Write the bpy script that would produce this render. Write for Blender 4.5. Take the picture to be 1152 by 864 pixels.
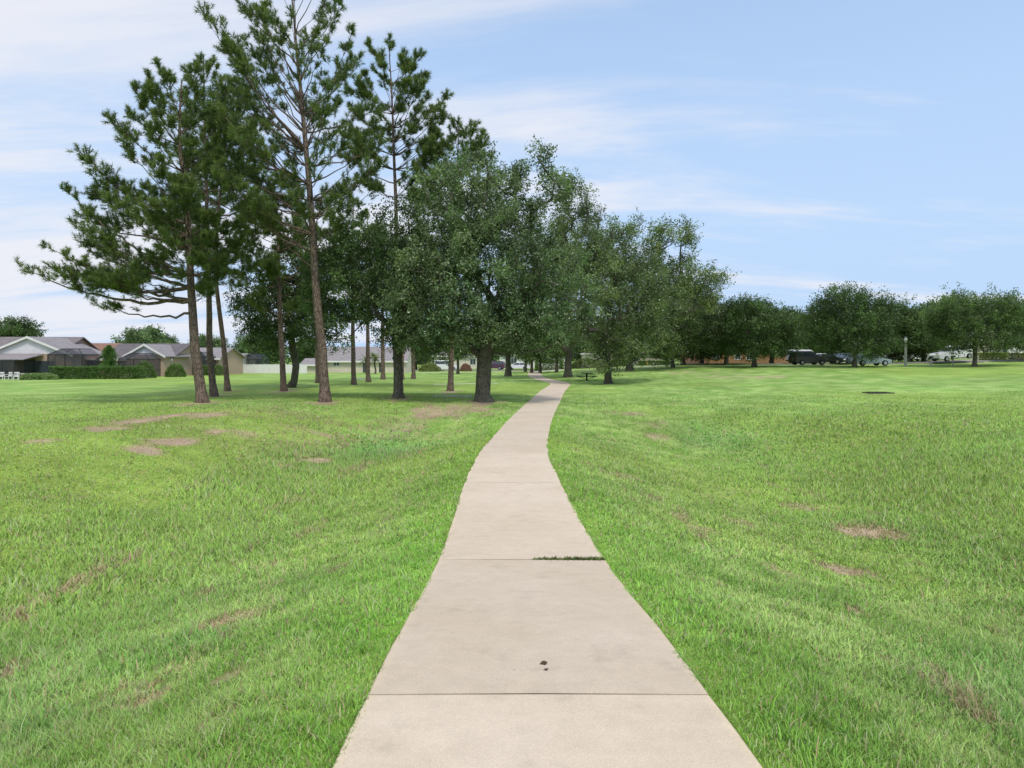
import bpy, math, random
import numpy as np
from mathutils import Vector, Matrix

# ------------------------------------------------------------------ camera, world, sun, exposure
for o in list(bpy.data.objects):
    bpy.data.objects.remove(o)
scene = bpy.context.scene
COL = scene.collection
F = 768.0; UC = 576.0; VH = 400.0; EYE = 1.55

cam_data = bpy.data.cameras.new("camera")
cam = bpy.data.objects.new("camera", cam_data)
COL.objects.link(cam)
cam.location = (0, 0, EYE)
cam.rotation_euler = (math.radians(90), 0, 0)
cam_data.sensor_width = 36.0
cam_data.lens = 24.0
cam_data.shift_y = -32.0 / 1152.0
cam_data.clip_start = 0.05
cam_data.clip_end = 3000
scene.camera = cam

SUN_EL = math.radians(58); SUN_AZ = math.radians(152)
world = bpy.data.worlds.new("World"); scene.world = world
world.use_nodes = True
wn = world.node_tree; wn.nodes.clear()
def N(t, typ, **kw):
    n = t.nodes.new(typ)
    for k, v in kw.items(): setattr(n, k, v)
    return n
sky = N(wn, 'ShaderNodeTexSky', sky_type='NISHITA', sun_disc=False, sun_elevation=SUN_EL, sun_rotation=SUN_AZ)
sky.altitude = 20; sky.air_density = 1.0; sky.dust_density = 1.6; sky.ozone_density = 1.5
tc = N(wn, 'ShaderNodeTexCoord')
sep = N(wn, 'ShaderNodeSeparateXYZ'); wn.links.new(tc.outputs['Generated'], sep.inputs[0])
zc = N(wn, 'ShaderNodeMath', operation='MAXIMUM'); wn.links.new(sep.outputs['Z'], zc.inputs[0]); zc.inputs[1].default_value = 0.0
za = N(wn, 'ShaderNodeMath', operation='ADD'); wn.links.new(zc.outputs[0], za.inputs[0]); za.inputs[1].default_value = 0.16
dx = N(wn, 'ShaderNodeMath', operation='DIVIDE'); wn.links.new(sep.outputs['X'], dx.inputs[0]); wn.links.new(za.outputs[0], dx.inputs[1])
dy = N(wn, 'ShaderNodeMath', operation='DIVIDE'); wn.links.new(sep.outputs['Y'], dy.inputs[0]); wn.links.new(za.outputs[0], dy.inputs[1])
cmb = N(wn, 'ShaderNodeCombineXYZ'); wn.links.new(dx.outputs[0], cmb.inputs[0]); wn.links.new(dy.outputs[0], cmb.inputs[1])
mp = N(wn, 'ShaderNodeMapping'); mp.inputs['Scale'].default_value = (0.36, 1.25, 1.0); mp.inputs['Location'].default_value = (3.1, 0.4, 0.0)
wn.links.new(cmb.outputs[0], mp.inputs[0])
cn = N(wn, 'ShaderNodeTexNoise'); cn.inputs['Scale'].default_value = 1.15; cn.inputs['Detail'].default_value = 9; cn.inputs['Roughness'].default_value = 0.6; cn.inputs['Distortion'].default_value = 0.35
wn.links.new(mp.outputs[0], cn.inputs['Vector'])
# more cloud to the left of the view, thinner to the right
lx = N(wn, 'ShaderNodeMapRange'); lx.inputs['From Min'].default_value = -0.75; lx.inputs['From Max'].default_value = 0.0
lx.inputs['To Min'].default_value = 0.17; lx.inputs['To Max'].default_value = 0.0
wn.links.new(sep.outputs['X'], lx.inputs['Value'])
ad = N(wn, 'ShaderNodeMath', operation='ADD'); wn.links.new(cn.outputs['Fac'], ad.inputs[0]); wn.links.new(lx.outputs[0], ad.inputs[1])
cr = N(wn, 'ShaderNodeMapRange', interpolation_type='SMOOTHSTEP')
cr.inputs['From Min'].default_value = 0.46; cr.inputs['From Max'].default_value = 0.70
cr.inputs['To Min'].default_value = 0.0; cr.inputs['To Max'].default_value = 0.85
wn.links.new(ad.outputs[0], cr.inputs['Value'])
# a veil that thickens towards the horizon
hz = N(wn, 'ShaderNodeMapRange', interpolation_type='SMOOTHSTEP')
hz.inputs['From Min'].default_value = 0.0; hz.inputs['From Max'].default_value = 0.7
hz.inputs['To Min'].default_value = 0.98; hz.inputs['To Max'].default_value = 0.45
wn.links.new(sep.outputs['Z'], hz.inputs['Value'])
skm = N(wn, 'ShaderNodeMixRGB', blend_type='MULTIPLY'); skm.inputs[0].default_value = 1.0
wn.links.new(sky.outputs[0], skm.inputs[1]); skm.inputs[2].default_value = (.9, .92, .95, 1)
vm = N(wn, 'ShaderNodeMixRGB'); wn.links.new(hz.outputs[0], vm.inputs[0]); wn.links.new(skm.outputs[0], vm.inputs[1])
vm.inputs[2].default_value = (2.15, 2.92, 4.05, 1)
mx = N(wn, 'ShaderNodeMixRGB'); wn.links.new(cr.outputs[0], mx.inputs[0]); wn.links.new(vm.outputs[0], mx.inputs[1])
mx.inputs[2].default_value = (3.72, 3.7, 3.88, 1)
bg = N(wn, 'ShaderNodeBackground'); bg.inputs['Strength'].default_value = 0.15
wn.links.new(mx.outputs[0], bg.inputs['Color'])
wo = N(wn, 'ShaderNodeOutputWorld'); wn.links.new(bg.outputs[0], wo.inputs[0])

sd = bpy.data.lights.new("sun", 'SUN'); sd.energy = 1.5; sd.angle = math.radians(11); sd.color = (1.0, 0.95, 0.87)
sun = bpy.data.objects.new("sun", sd); COL.objects.link(sun)
sv = Vector((math.sin(SUN_AZ) * math.cos(SUN_EL), math.cos(SUN_AZ) * math.cos(SUN_EL), math.sin(SUN_EL)))
sun.rotation_euler = sv.to_track_quat('Z', 'Y').to_euler(); sun.location = sv * 60
scene.view_settings.view_transform = 'Standard'
scene.view_settings.look = 'None'
scene.view_settings.exposure = 0.68
scene.view_settings.gamma = 1.0
scene.view_settings.use_curve_mapping = False

# ------------------------------------------------------------------ numeric helpers
def smooth(a, b, x):
    t = np.clip((x - a) / (b - a), 0, 1); return t * t * (3 - 2 * t)
def vnoise(x, y, scale, seed=0):
    x = np.asarray(x, float) / scale; y = np.asarray(y, float) / scale
    xi = np.floor(x).astype(np.int64); yi = np.floor(y).astype(np.int64)
    fx = x - xi; fy = y - yi; fx = fx * fx * (3 - 2 * fx); fy = fy * fy * (3 - 2 * fy)
    def h(a, b):
        n = (a * 374761393 + b * 668265263 + seed * 1442695041) & 0x7fffffff
        n = ((n ^ (n >> 13)) * 1274126177) & 0x7fffffff
        n = (n ^ (n >> 16)) & 0xffff
        return n / 65535.0
    return (h(xi, yi) * (1 - fx) + h(xi + 1, yi) * fx) * (1 - fy) + (h(xi, yi + 1) * (1 - fx) + h(xi + 1, yi + 1) * fx) * fy
def fbm(x, y, scale, seed=0, oct=4):
    s = 0; a = 1; t = 0
    for k in range(oct):
        s = s + a * vnoise(x, y, scale / 2 ** k, seed + k * 17); t += a; a *= 0.55
    return s / t

# path centre line (distance from the viewpoint -> sideways position, drop below the eye)
PW = 1.8
PY = np.array([-12, -4, 0, 3.56, 7.35, 12.7, 17.7, 23, 30, 40, 50, 58, 63, 67, 72, 81, 91, 112])
PX = np.array([0.3, 0.22, 0.18, .14, .105, .015, .05, .33, .9, 1.95, 2.98, 3.95, 4.45, 4.35, 3.75, 3.05, 3.1, 3.6])
PH = np.array([1.35, 1.45, 1.55, 1.78, 2.21, 2.38, 2.53, 2.66, 2.68, 2.62, 2.6, 2.6, 2.6, 2.6, 2.6, 2.6, 2.6, 2.66])
def pchip(xs, ys, x):
    h = np.diff(xs); d = np.diff(ys) / h
    m = np.zeros_like(ys, float); m[0] = d[0]; m[-1] = d[-1]
    for i in range(1, len(xs) - 1):
        m[i] = (d[i - 1] * h[i] + d[i] * h[i - 1]) / (h[i] + h[i - 1])
    x = np.clip(np.asarray(x, float), xs[0], xs[-1])
    k = np.clip(np.searchsorted(xs, x, side='right') - 1, 0, len(xs) - 2)
    t = (x - xs[k]) / h[k]; hh = h[k]
    return (ys[k] * (1 + 2 * t) * (1 - t) ** 2 + m[k] * hh * t * (1 - t) ** 2 + ys[k + 1] * t * t * (3 - 2 * t) + m[k + 1] * hh * t * t * (t - 1))
def pathx(y): return pchip(PY, PX, y)
def pathh(y): return pchip(PY, PH, y)

ctrl = []
for y in (-10, -4, 0, 3.5, 7, 12, 18, 24, 30, 40, 50, 62, 75, 91, 110):
    ctrl.append((float(pathx(y)), y, float(pathh(y))))
for y in (0, 5, 9, 14, 20, 27):
    px_ = float(pathx(y)); ph_ = float(pathh(y))
    ctrl += [(px_ - 1.7, y, ph_ + .03), (px_ - 3.1, y, ph_ + .52), (px_ - 4.9, y, ph_ + 1.02), (px_ + 1.7, y, ph_ + .03), (px_ + 3.3, y, ph_ + .5), (px_ + 5.4, y, ph_ + .96)]
def cp(u, v, d): ctrl.append(((u - UC) / F * d, d, (v - VH) / F * d))
for a in [(-9, 4, 2.5), (-9, 12, 2.65), (-12, 20, 2.38), (-15, 25, 2.42), (-9, 27, 2.45), (-25, 20, 2.7), (-20, 8, 2.6), (-28, 32, 2.85),
          (10, 4, 2.4), (10, 12, 2.95), (15, 20, 2.95), (12, 29, 2.85), (22, 10, 2.9), (24, 34, 2.6), (24.1, 45, 2.4), (38, 45, 2.2), (35, 25, 2.6),
          (-150, 100, 3.0), (-150, 200, 2.8), (150, 200, 1.2), (0, 200, 2.8), (60, 160, 1.4), (-60, 160, 2.8), (150, 90, .5), (-150, 20, 2.8), (150, 20, 1.6),
          (0, -60, 1.6), (-100, -60, 2.0), (100, -60, 1.8)]:
    ctrl.append(a)
for a in [(228, 453, 37.5), (366, 452, 37.5), (544, 451, 38), (256, 440, 51), (320, 440, 51), (448, 447, 40), (506, 440, 50), (398, 433, 60),
          (431, 427, 73), (50, 447, 43), (20, 428, 75), (100, 426, 80), (200, 423.5, 88), (300, 420, 112), (400, 419.5, 116), (150, 433, 62),
          (639, 424, 78), (684, 432, 62), (708, 417, 84), (757, 413.5, 88), (769, 410, 105), (750, 424.5, 68), (850, 430, 58), (840, 446, 42), (850, 418, 78),
          (848, 413.5, 85), (900, 413, 80), (961, 412.5, 80), (1020, 412.5, 80), (1096, 412.5, 78), (1150, 408.5, 82), (850, 410.5, 112), (950, 408, 105),
          (1100, 403.5, 100), (1150, 402, 110), (600, 417.5, 125), (520, 418, 125), (700, 412, 115), (1080, 423, 62), (950, 425, 62)]:
    cp(*a)
ctrl = np.array(ctrl)
_c = 4.0
def _phi(r2): return np.sqrt(r2 + _c * _c)
_n = len(ctrl)
_A = np.zeros((_n + 3, _n + 3))
_A[:_n, :_n] = _phi((ctrl[:, None, 0] - ctrl[None, :, 0]) ** 2 + (ctrl[:, None, 1] - ctrl[None, :, 1]) ** 2)
_A[:_n, :_n] += np.eye(_n) * -0.35
_A[:_n, _n] = 1; _A[:_n, _n + 1:] = ctrl[:, :2] / 100; _A[_n, :_n] = 1; _A[_n + 1:, :_n] = (ctrl[:, :2] / 100).T
_w = np.linalg.solve(_A, np.concatenate([ctrl[:, 2], [0, 0, 0]]))
def drop(x, y):
    x = np.atleast_1d(np.asarray(x, float)); y = np.atleast_1d(np.asarray(y, float))
    sh = x.shape; xf = x.ravel(); yf = y.ravel(); out = np.empty(xf.size)
    for s in range(0, xf.size, 20000):
        a = xf[s:s + 20000]; b = yf[s:s + 20000]
        ac = np.clip(a, -160, 160); bc = np.clip(b, -60, 200)
        r2 = (ac[:, None] - ctrl[None, :, 0]) ** 2 + (bc[:, None] - ctrl[None, :, 1]) ** 2
        out[s:s + 20000] = _phi(r2) @ _w[:_n] + _w[_n] + (ac * _w[_n + 1] + bc * _w[_n + 2]) / 100
    return out.reshape(sh)
def ground_z(x, y, relief=True):
    x = np.atleast_1d(np.asarray(x, float)); y = np.atleast_1d(np.asarray(y, float))
    h = drop(x, y)
    off = np.abs(x - pathx(y)); on = (y > -12) & (y < 112)
    w = np.where(on, 1 - smooth(0.95, 2.4, off), 0.0)
    h = h * (1 - w) + pathh(y) * w
    z = EYE - h
    if relief:
        z = z + (fbm(x, y, 1.3, 3, 3) - .5) * 0.07 * smooth(0.95, 2.2, np.where(on, off, 5)) * (1 - smooth(60, 90, y))
    return z
def gz(x, y): return float(ground_z(x, y)[0])
def at(u, v):
    d = np.concatenate([np.arange(2.0, 60, .1), np.arange(60, 200, .4)])
    x = (u - UC) / F * d
    vv = VH + (EYE - ground_z(x, d)) / d * F
    k = np.argmax(vv <= v) if (vv <= v).any() else len(d) - 1
    return float(x[k]), float(d[k])
def X(u, d): return (u - UC) / F * d
def Zv(v, d): return EYE - (v - VH) / F * d

# ------------------------------------------------------------------ object helpers
def tag(o, label=None, cat=None, group=None, kind=None):
    if label: o['label'] = label
    if cat: o['category'] = cat
    if group: o['group'] = group
    if kind: o['kind'] = kind
    return o
def empty(name, loc=(0, 0, 0), rz=0.0, rx=0.0, ry=0.0):
    o = bpy.data.objects.new(name, None); COL.objects.link(o)
    o.location = loc; o.rotation_euler = (rx, ry, rz); o.empty_display_size = .3
    return o
def mesh_np(name, V, Fc, mat, parent=None, smoothf=False, tint=None, loc=None):
    me = bpy.data.meshes.new(name)
    V = np.asarray(V, np.float32); Fc = np.asarray(Fc, np.int32)
    me.vertices.add(len(V)); me.vertices.foreach_set('co', V.ravel())
    nf, k = Fc.shape
    me.loops.add(nf * k); me.loops.foreach_set('vertex_index', Fc.ravel())
    me.polygons.add(nf)
    me.polygons.foreach_set('loop_start', np.arange(0, nf * k, k, dtype=np.int32))
    me.update(calc_edges=True)
    me.polygons.foreach_set('use_smooth', np.full(nf, bool(smoothf)))
    if tint is not None:
        at_ = me.color_attributes.new('tint', 'FLOAT_COLOR', 'POINT')
        c = np.ones((len(V), 4), np.float32); c[:, :3] = tint
        at_.data.foreach_set('color', c.ravel())
    me.materials.append(mat)
    o = bpy.data.objects.new(name, me); COL.objects.link(o)
    if parent is not None: o.parent = parent
    if loc is not None: o.location = loc
    return o
class MB:
    def __init__(s): s.v = []; s.f = []
    def add(s, v, f):
        n = len(s.v); s.v += [tuple(p) for p in v]; s.f += [tuple(i + n for i in q) for q in f]; return s
    def box(s, x0, x1, y0, y1, z0, z1):
        return s.add([(x0, y0, z0), (x1, y0, z0), (x1, y1, z0), (x0, y1, z0), (x0, y0, z1), (x1, y0, z1), (x1, y1, z1), (x0, y1, z1)],
                     [(0, 3, 2, 1), (4, 5, 6, 7), (0, 1, 5, 4), (1, 2, 6, 5), (2, 3, 7, 6), (3, 0, 4, 7)])
    def bar(s, a, b, t):
        a = Vector(a); b = Vector(b); d = (b - a).normalized()
        q = Vector((0, 0, 1)) if abs(d.z) < .9 else Vector((1, 0, 0))
        p = d.cross(q).normalized() * t / 2; r = d.cross(p).normalized() * t / 2
        v = [a - p - r, a + p - r, a + p + r, a - p + r, b - p - r, b + p - r, b + p + r, b - p + r]
        return s.add(v, [(0, 3, 2, 1), (4, 5, 6, 7), (0, 1, 5, 4), (1, 2, 6, 5), (2, 3, 7, 6), (3, 0, 4, 7)])
    def cyl(s, c, r, h, n=14, axis='z', r2=None):
        r2 = r if r2 is None else r2; v = []
        for k, (hh, rr) in enumerate(((0, r), (h, r2))):
            for i in range(n):
                a = 2 * math.pi * i / n; p = (rr * math.cos(a), rr * math.sin(a), hh)
                if axis == 'y': p = (p[0], p[2], p[1])
                if axis == 'x': p = (p[2], p[0], p[1])
                v.append((c[0] + p[0], c[1] + p[1], c[2] + p[2]))
        f = [(i, (i + 1) % n, n + (i + 1) % n, n + i) for i in range(n)] + [tuple(range(n))[::-1], tuple(range(n, 2 * n))]
        return s.add(v, f)
    def prism(s, pts, y0, y1):     # profile in x,z swept along y
        n = len(pts); v = [(x, y0, z) for x, z in pts] + [(x, y1, z) for x, z in pts]
        return s.add(v, [(i, (i + 1) % n, n + (i + 1) % n, n + i) for i in range(n)] + [tuple(range(n)), tuple(range(n, 2 * n))[::-1]])
    def build(s, name, mat, parent=None, bevel=0, smoothf=False):
        me = bpy.data.meshes.new(name); me.from_pydata(s.v, [], s.f); me.update()
        import bmesh
        bm = bmesh.new(); bm.from_mesh(me); bmesh.ops.recalc_face_normals(bm, faces=bm.faces)
        if bevel: bmesh.ops.bevel(bm, geom=list(bm.edges), offset=bevel, segments=2, affect='EDGES', clamp_overlap=True)
        bm.to_mesh(me); bm.free()
        if smoothf:
            for p in me.polygons: p.use_smooth = True
        me.materials.append(mat)
        o = bpy.data.objects.new(name, me); COL.objects.link(o)
        if parent is not None: o.parent = parent
        return o
def copy_tree(root, loc=None, rz=None, scale=None, label=None, cat=None, group=None):
    r = root.copy(); COL.objects.link(r)
    if loc is not None: r.location = loc
    if rz is not None: r.rotation_euler = (0, 0, rz)
    if scale is not None: r.scale = scale
    if label: r['label'] = label
    if cat: r['category'] = cat
    if group: r['group'] = group
    for ch in list(root.children):
        c = ch.copy(); COL.objects.link(c); c.parent = r
        for g in list(ch.children):
            d = g.copy(); COL.objects.link(d); d.parent = c
    return r

# ------------------------------------------------------------------ materials
def mat(name, base, rough=.8, noise=None, bump=None, metal=0, spec=.3):
    m = bpy.data.materials.new(name); m.use_nodes = True; t = m.node_tree
    b = t.nodes['Principled BSDF']; b.inputs['Roughness'].default_value = rough; b.inputs['Metallic'].default_value = metal
    b.inputs['Specular IOR Level'].default_value = spec
    b.inputs['Base Color'].default_value = (*base, 1)
    tc = N(t, 'ShaderNodeTexCoord')
    if noise:
        c2, sc, det = noise
        n = N(t, 'ShaderNodeTexNoise'); n.inputs['Scale'].default_value = sc; n.inputs['Detail'].default_value = det
        t.links.new(tc.outputs['Object'], n.inputs['Vector'])
        r = N(t, 'ShaderNodeMapRange'); r.inputs['From Min'].default_value = .35; r.inputs['From Max'].default_value = .65
        t.links.new(n.outputs['Fac'], r.inputs['Value'])
        mx = N(t, 'ShaderNodeMixRGB'); mx.inputs[1].default_value = (*base, 1); mx.inputs[2].default_value = (*c2, 1)
        t.links.new(r.outputs[0], mx.inputs[0]); t.links.new(mx.outputs[0], b.inputs['Base Color'])
    if bump:
        sc, st, dist = bump
        n = N(t, 'ShaderNodeTexNoise'); n.inputs['Scale'].default_value = sc; n.inputs['Detail'].default_value = 5
        t.links.new(tc.outputs['Object'], n.inputs['Vector'])
        bp = N(t, 'ShaderNodeBump'); bp.inputs['Strength'].default_value = st; bp.inputs['Distance'].default_value = dist
        t.links.new(n.outputs['Fac'], bp.inputs['Height']); t.links.new(bp.outputs[0], b.inputs['Normal'])
    return m
def leafmat(name, trans=.3, rough=.5, spec=.4, sat=1.0):
    m = bpy.data.materials.new(name); m.use_nodes = True; t = m.node_tree; t.nodes.clear()
    a = N(t, 'ShaderNodeAttribute', attribute_name='tint')
    b = N(t, 'ShaderNodeBsdfPrincipled'); b.inputs['Roughness'].default_value = rough; b.inputs['Specular IOR Level'].default_value = spec
    t.links.new(a.outputs['Color'], b.inputs['Base Color'])
    tr = N(t, 'ShaderNodeBsdfTranslucent')
    g = N(t, 'ShaderNodeMixRGB', blend_type='MULTIPLY'); g.inputs[0].default_value = 1; g.inputs[2].default_value = (1.15, 1.35, .7, 1)
    t.links.new(a.outputs['Color'], g.inputs[1]); t.links.new(g.outputs[0], tr.inputs['Color'])
    mx = N(t, 'ShaderNodeMixShader'); mx.inputs[0].default_value = trans
    t.links.new(b.outputs[0], mx.inputs[1]); t.links.new(tr.outputs[0], mx.inputs[2])
    o = N(t, 'ShaderNodeOutputMaterial'); t.links.new(mx.outputs[0], o.inputs[0])
    return m
def barkmat(name, c1, c2, c3, zs=.35, sc=6):
    m = bpy.data.materials.new(name); m.use_nodes = True; t = m.node_tree; b = t.nodes['Principled BSDF']
    b.inputs['Roughness'].default_value = .92; b.inputs['Specular IOR Level'].default_value = .15
    tc = N(t, 'ShaderNodeTexCoord'); mp = N(t, 'ShaderNodeMapping'); mp.inputs['Scale'].default_value = (1, 1, zs)
    t.links.new(tc.outputs['Object'], mp.inputs[0])
    v = N(t, 'ShaderNodeTexVoronoi', feature='DISTANCE_TO_EDGE'); v.inputs['Scale'].default_value = sc * 1.6
    n0 = N(t, 'ShaderNodeTexNoise'); n0.inputs['Scale'].default_value = 5; n0.inputs['Detail'].default_value = 4
    t.links.new(mp.outputs[0], n0.inputs['Vector'])
    av = N(t, 'ShaderNodeMixRGB', blend_type='ADD'); av.inputs[0].default_value = .25
    t.links.new(mp.outputs[0], av.inputs[1]); t.links.new(n0.outputs['Color'], av.inputs[2]); t.links.new(av.outputs[0], v.inputs['Vector'])
    r = N(t, 'ShaderNodeMapRange'); r.inputs['From Min'].default_value = 0; r.inputs['From Max'].default_value = .12
    t.links.new(v.outputs['Distance'], r.inputs['Value'])
    n = N(t, 'ShaderNodeTexNoise'); n.inputs['Scale'].default_value = 2.2; n.inputs['Detail'].default_value = 6
    t.links.new(tc.outputs['Object'], n.inputs['Vector'])
    rn = N(t, 'ShaderNodeMapRange'); rn.inputs['From Min'].default_value = .35; rn.inputs['From Max'].default_value = .65; t.links.new(n.outputs['Fac'], rn.inputs['Value'])
    m1 = N(t, 'ShaderNodeMixRGB'); m1.inputs[1].default_value = (*c1, 1); m1.inputs[2].default_value = (*c2, 1); t.links.new(rn.outputs[0], m1.inputs[0])
    m2 = N(t, 'ShaderNodeMixRGB'); m2.inputs[1].default_value = (*c3, 1); t.links.new(m1.outputs[0], m2.inputs[2]); t.links.new(r.outputs[0], m2.inputs[0])
    t.links.new(m2.outputs[0], b.inputs['Base Color'])
    bp = N(t, 'ShaderNodeBump'); bp.inputs['Strength'].default_value = .9; bp.inputs['Distance'].default_value = .03
    t.links.new(r.outputs[0], bp.inputs['Height']); t.links.new(bp.outputs[0], b.inputs['Normal'])
    return m
M = {}
M['bark_pine'] = barkmat('pine_bark', (.25, .185, .14), (.17, .13, .105), (.06, .047, .038))
M['bark_oak'] = barkmat('oak_bark', (.19, .17, .13), (.13, .125, .095), (.05, .046, .035), .3, 8)
M['bark_pale'] = barkmat('pale_bark', (.26, .23, .18), (.19, .17, .13), (.1, .09, .07), .5, 8)
M['leaf'] = leafmat('oak_leaves', .36, .5, .4)
M['needle'] = leafmat('pine_needles', .3, .45, .4)
M['blade'] = leafmat('grass_blades', .3, .6, .2)
_t = M['blade'].node_tree; _g = N(_t, 'ShaderNodeNewGeometry'); _v = N(_t, 'ShaderNodeVectorMath', operation='MULTIPLY_ADD'); _v.inputs[1].default_value = (.5, .5, .5); _v.inputs[2].default_value = (0, 0, .6)
_nn = N(_t, 'ShaderNodeVectorMath', operation='NORMALIZE'); _ga = N(_t, 'ShaderNodeAttribute', attribute_name='slope'); _t.links.new(_ga.outputs['Vector'], _v.inputs[2]); _t.links.new(_g.outputs['Normal'], _v.inputs[0]); _t.links.new(_v.outputs[0], _nn.inputs[0])
for _b in _t.nodes:
    if _b.type == 'BSDF_PRINCIPLED': _t.links.new(_nn.outputs[0], _b.inputs['Normal'])
M['tan'] = mat('tan_stucco', (.46, .34, .25), .9, ((.42, .31, .23), 3, 4), (60, .2, .01))
M['beige'] = mat('beige_stucco', (.62, .56, .45), .9, ((.57, .51, .41), 2, 4), (60, .2, .01))
M['cream'] = mat('cream_stucco', (.62, .57, .48), .9, ((.56, .52, .44), 2, 4), (60, .2, .01))
M['white'] = mat('white_paint', (.75, .74, .71), .6, ((.69, .68, .65), 2, 3))
M['siding'] = mat('white_siding', (.66, .64, .66), .7, ((.6, .58, .6), 1.5, 3))
M['darkmetal'] = mat('dark_bronze_metal', (.03, .03, .032), .5)
M['glass'] = mat('window_glass', (.05, .065, .075), .08, spec=.6)
M['rubber'] = mat('tyre_rubber', (.025, .025, .026), .85)
M['rim'] = mat('wheel_rim', (.45, .45, .46), .35, metal=.8)
M['lampred'] = mat('tail_lamp', (.35, .02, .02), .25)
M['lampwhite'] = mat('head_lamp', (.75, .77, .8), .15)
M['concrete_post'] = mat('pale_concrete', (.5, .48, .44), .9, ((.42, .4, .37), 4, 5), (30, .3, .01))
M['slabmetal'] = mat('weathered_grate', (.06, .05, .042), .9, ((.035, .03, .027), 8, 4), (20, .5, .02))
def roofmat(name, c1, c2, rows=3.2):
    m = mat(name, c1, .9, (c2, 1.6, 6)); t = m.node_tree; b = t.nodes['Principled BSDF']
    tc = N(t, 'ShaderNodeTexCoord'); br = N(t, 'ShaderNodeTexBrick'); br.inputs['Scale'].default_value = rows
    br.inputs['Color1'].default_value = (1, 1, 1, 1); br.inputs['Color2'].default_value = (.78, .78, .78, 1); br.inputs['Mortar'].default_value = (.5, .5, .5, 1)
    br.inputs['Mortar Size'].default_value = .03
    sp = N(t, 'ShaderNodeSeparateXYZ'); cb = N(t, 'ShaderNodeCombineXYZ'); t.links.new(tc.outputs['Object'], sp.inputs[0])
    a = N(t, 'ShaderNodeMath', operation='ADD'); t.links.new(sp.outputs['X'], a.inputs[0]); t.links.new(sp.outputs['Y'], a.inputs[1])
    mu = N(t, 'ShaderNodeMath', operation='MULTIPLY'); t.links.new(sp.outputs['Z'], mu.inputs[0]); mu.inputs[1].default_value = 2
    t.links.new(a.outputs[0], cb.inputs[0]); t.links.new(mu.outputs[0], cb.inputs[1]); t.links.new(cb.outputs[0], br.inputs['Vector'])
    old = b.inputs['Base Color'].links[0].from_socket
    mm = N(t, 'ShaderNodeMixRGB', blend_type='MULTIPLY'); mm.inputs[0].default_value = 1
    t.links.new(old, mm.inputs[1]); t.links.new(br.outputs['Color'], mm.inputs[2]); t.links.new(mm.outputs[0], b.inputs['Base Color'])
    return m
M['roof_grey'] = roofmat('grey_shingles', (.27, .235, .235), (.21, .185, .185))
M['roof_pale'] = roofmat('pale_grey_shingles', (.36, .325, .325), (.3, .275, .28))
M['roof_dark'] = roofmat('dark_grey_shingles', (.2, .175, .185), (.15, .135, .14))
M['roof_red'] = roofmat('reddish_brown_shingles', (.36, .2, .145), (.28, .16, .12))
def brickmat():
    m = mat('red_brick', (.3, .12, .06), .9); t = m.node_tree; b = t.nodes['Principled BSDF']
    tc = N(t, 'ShaderNodeTexCoord'); sp = N(t, 'ShaderNodeSeparateXYZ'); cb = N(t, 'ShaderNodeCombineXYZ'); t.links.new(tc.outputs['Object'], sp.inputs[0])
    a = N(t, 'ShaderNodeMath', operation='ADD'); t.links.new(sp.outputs['X'], a.inputs[0]); t.links.new(sp.outputs['Y'], a.inputs[1])
    t.links.new(a.outputs[0], cb.inputs[0]); t.links.new(sp.outputs['Z'], cb.inputs[1])
    br = N(t, 'ShaderNodeTexBrick'); br.inputs['Scale'].default_value = 4
    br.inputs['Color1'].default_value = (.38, .19, .08, 1); br.inputs['Color2'].default_value = (.29, .145, .065, 1); br.inputs['Mortar'].default_value = (.32, .26, .2, 1)
    t.links.new(cb.outputs[0], br.inputs['Vector']); t.links.new(br.outputs['Color'], b.inputs['Base Color']); return m
M['brick'] = brickmat()
def screenmat():
    m = bpy.data.materials.new('insect_screen'); m.use_nodes = True; t = m.node_tree; t.nodes.clear()
    b = N(t, 'ShaderNodeBsdfPrincipled'); b.inputs['Base Color'].default_value = (.045, .048, .06, 1); b.inputs['Roughness'].default_value = .8
    tr = N(t, 'ShaderNodeBsdfTransparent'); mx = N(t, 'ShaderNodeMixShader'); mx.inputs[0].default_value = .4
    t.links.new(b.outputs[0], mx.inputs[1]); t.links.new(tr.outputs[0], mx.inputs[2])
    o = N(t, 'ShaderNodeOutputMaterial'); t.links.new(mx.outputs[0], o.inputs[0]); return m
M['screen'] = screenmat()
def paint(name, c, metal=.2): return mat(name, c, .28, metal=metal, spec=.6)

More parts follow.
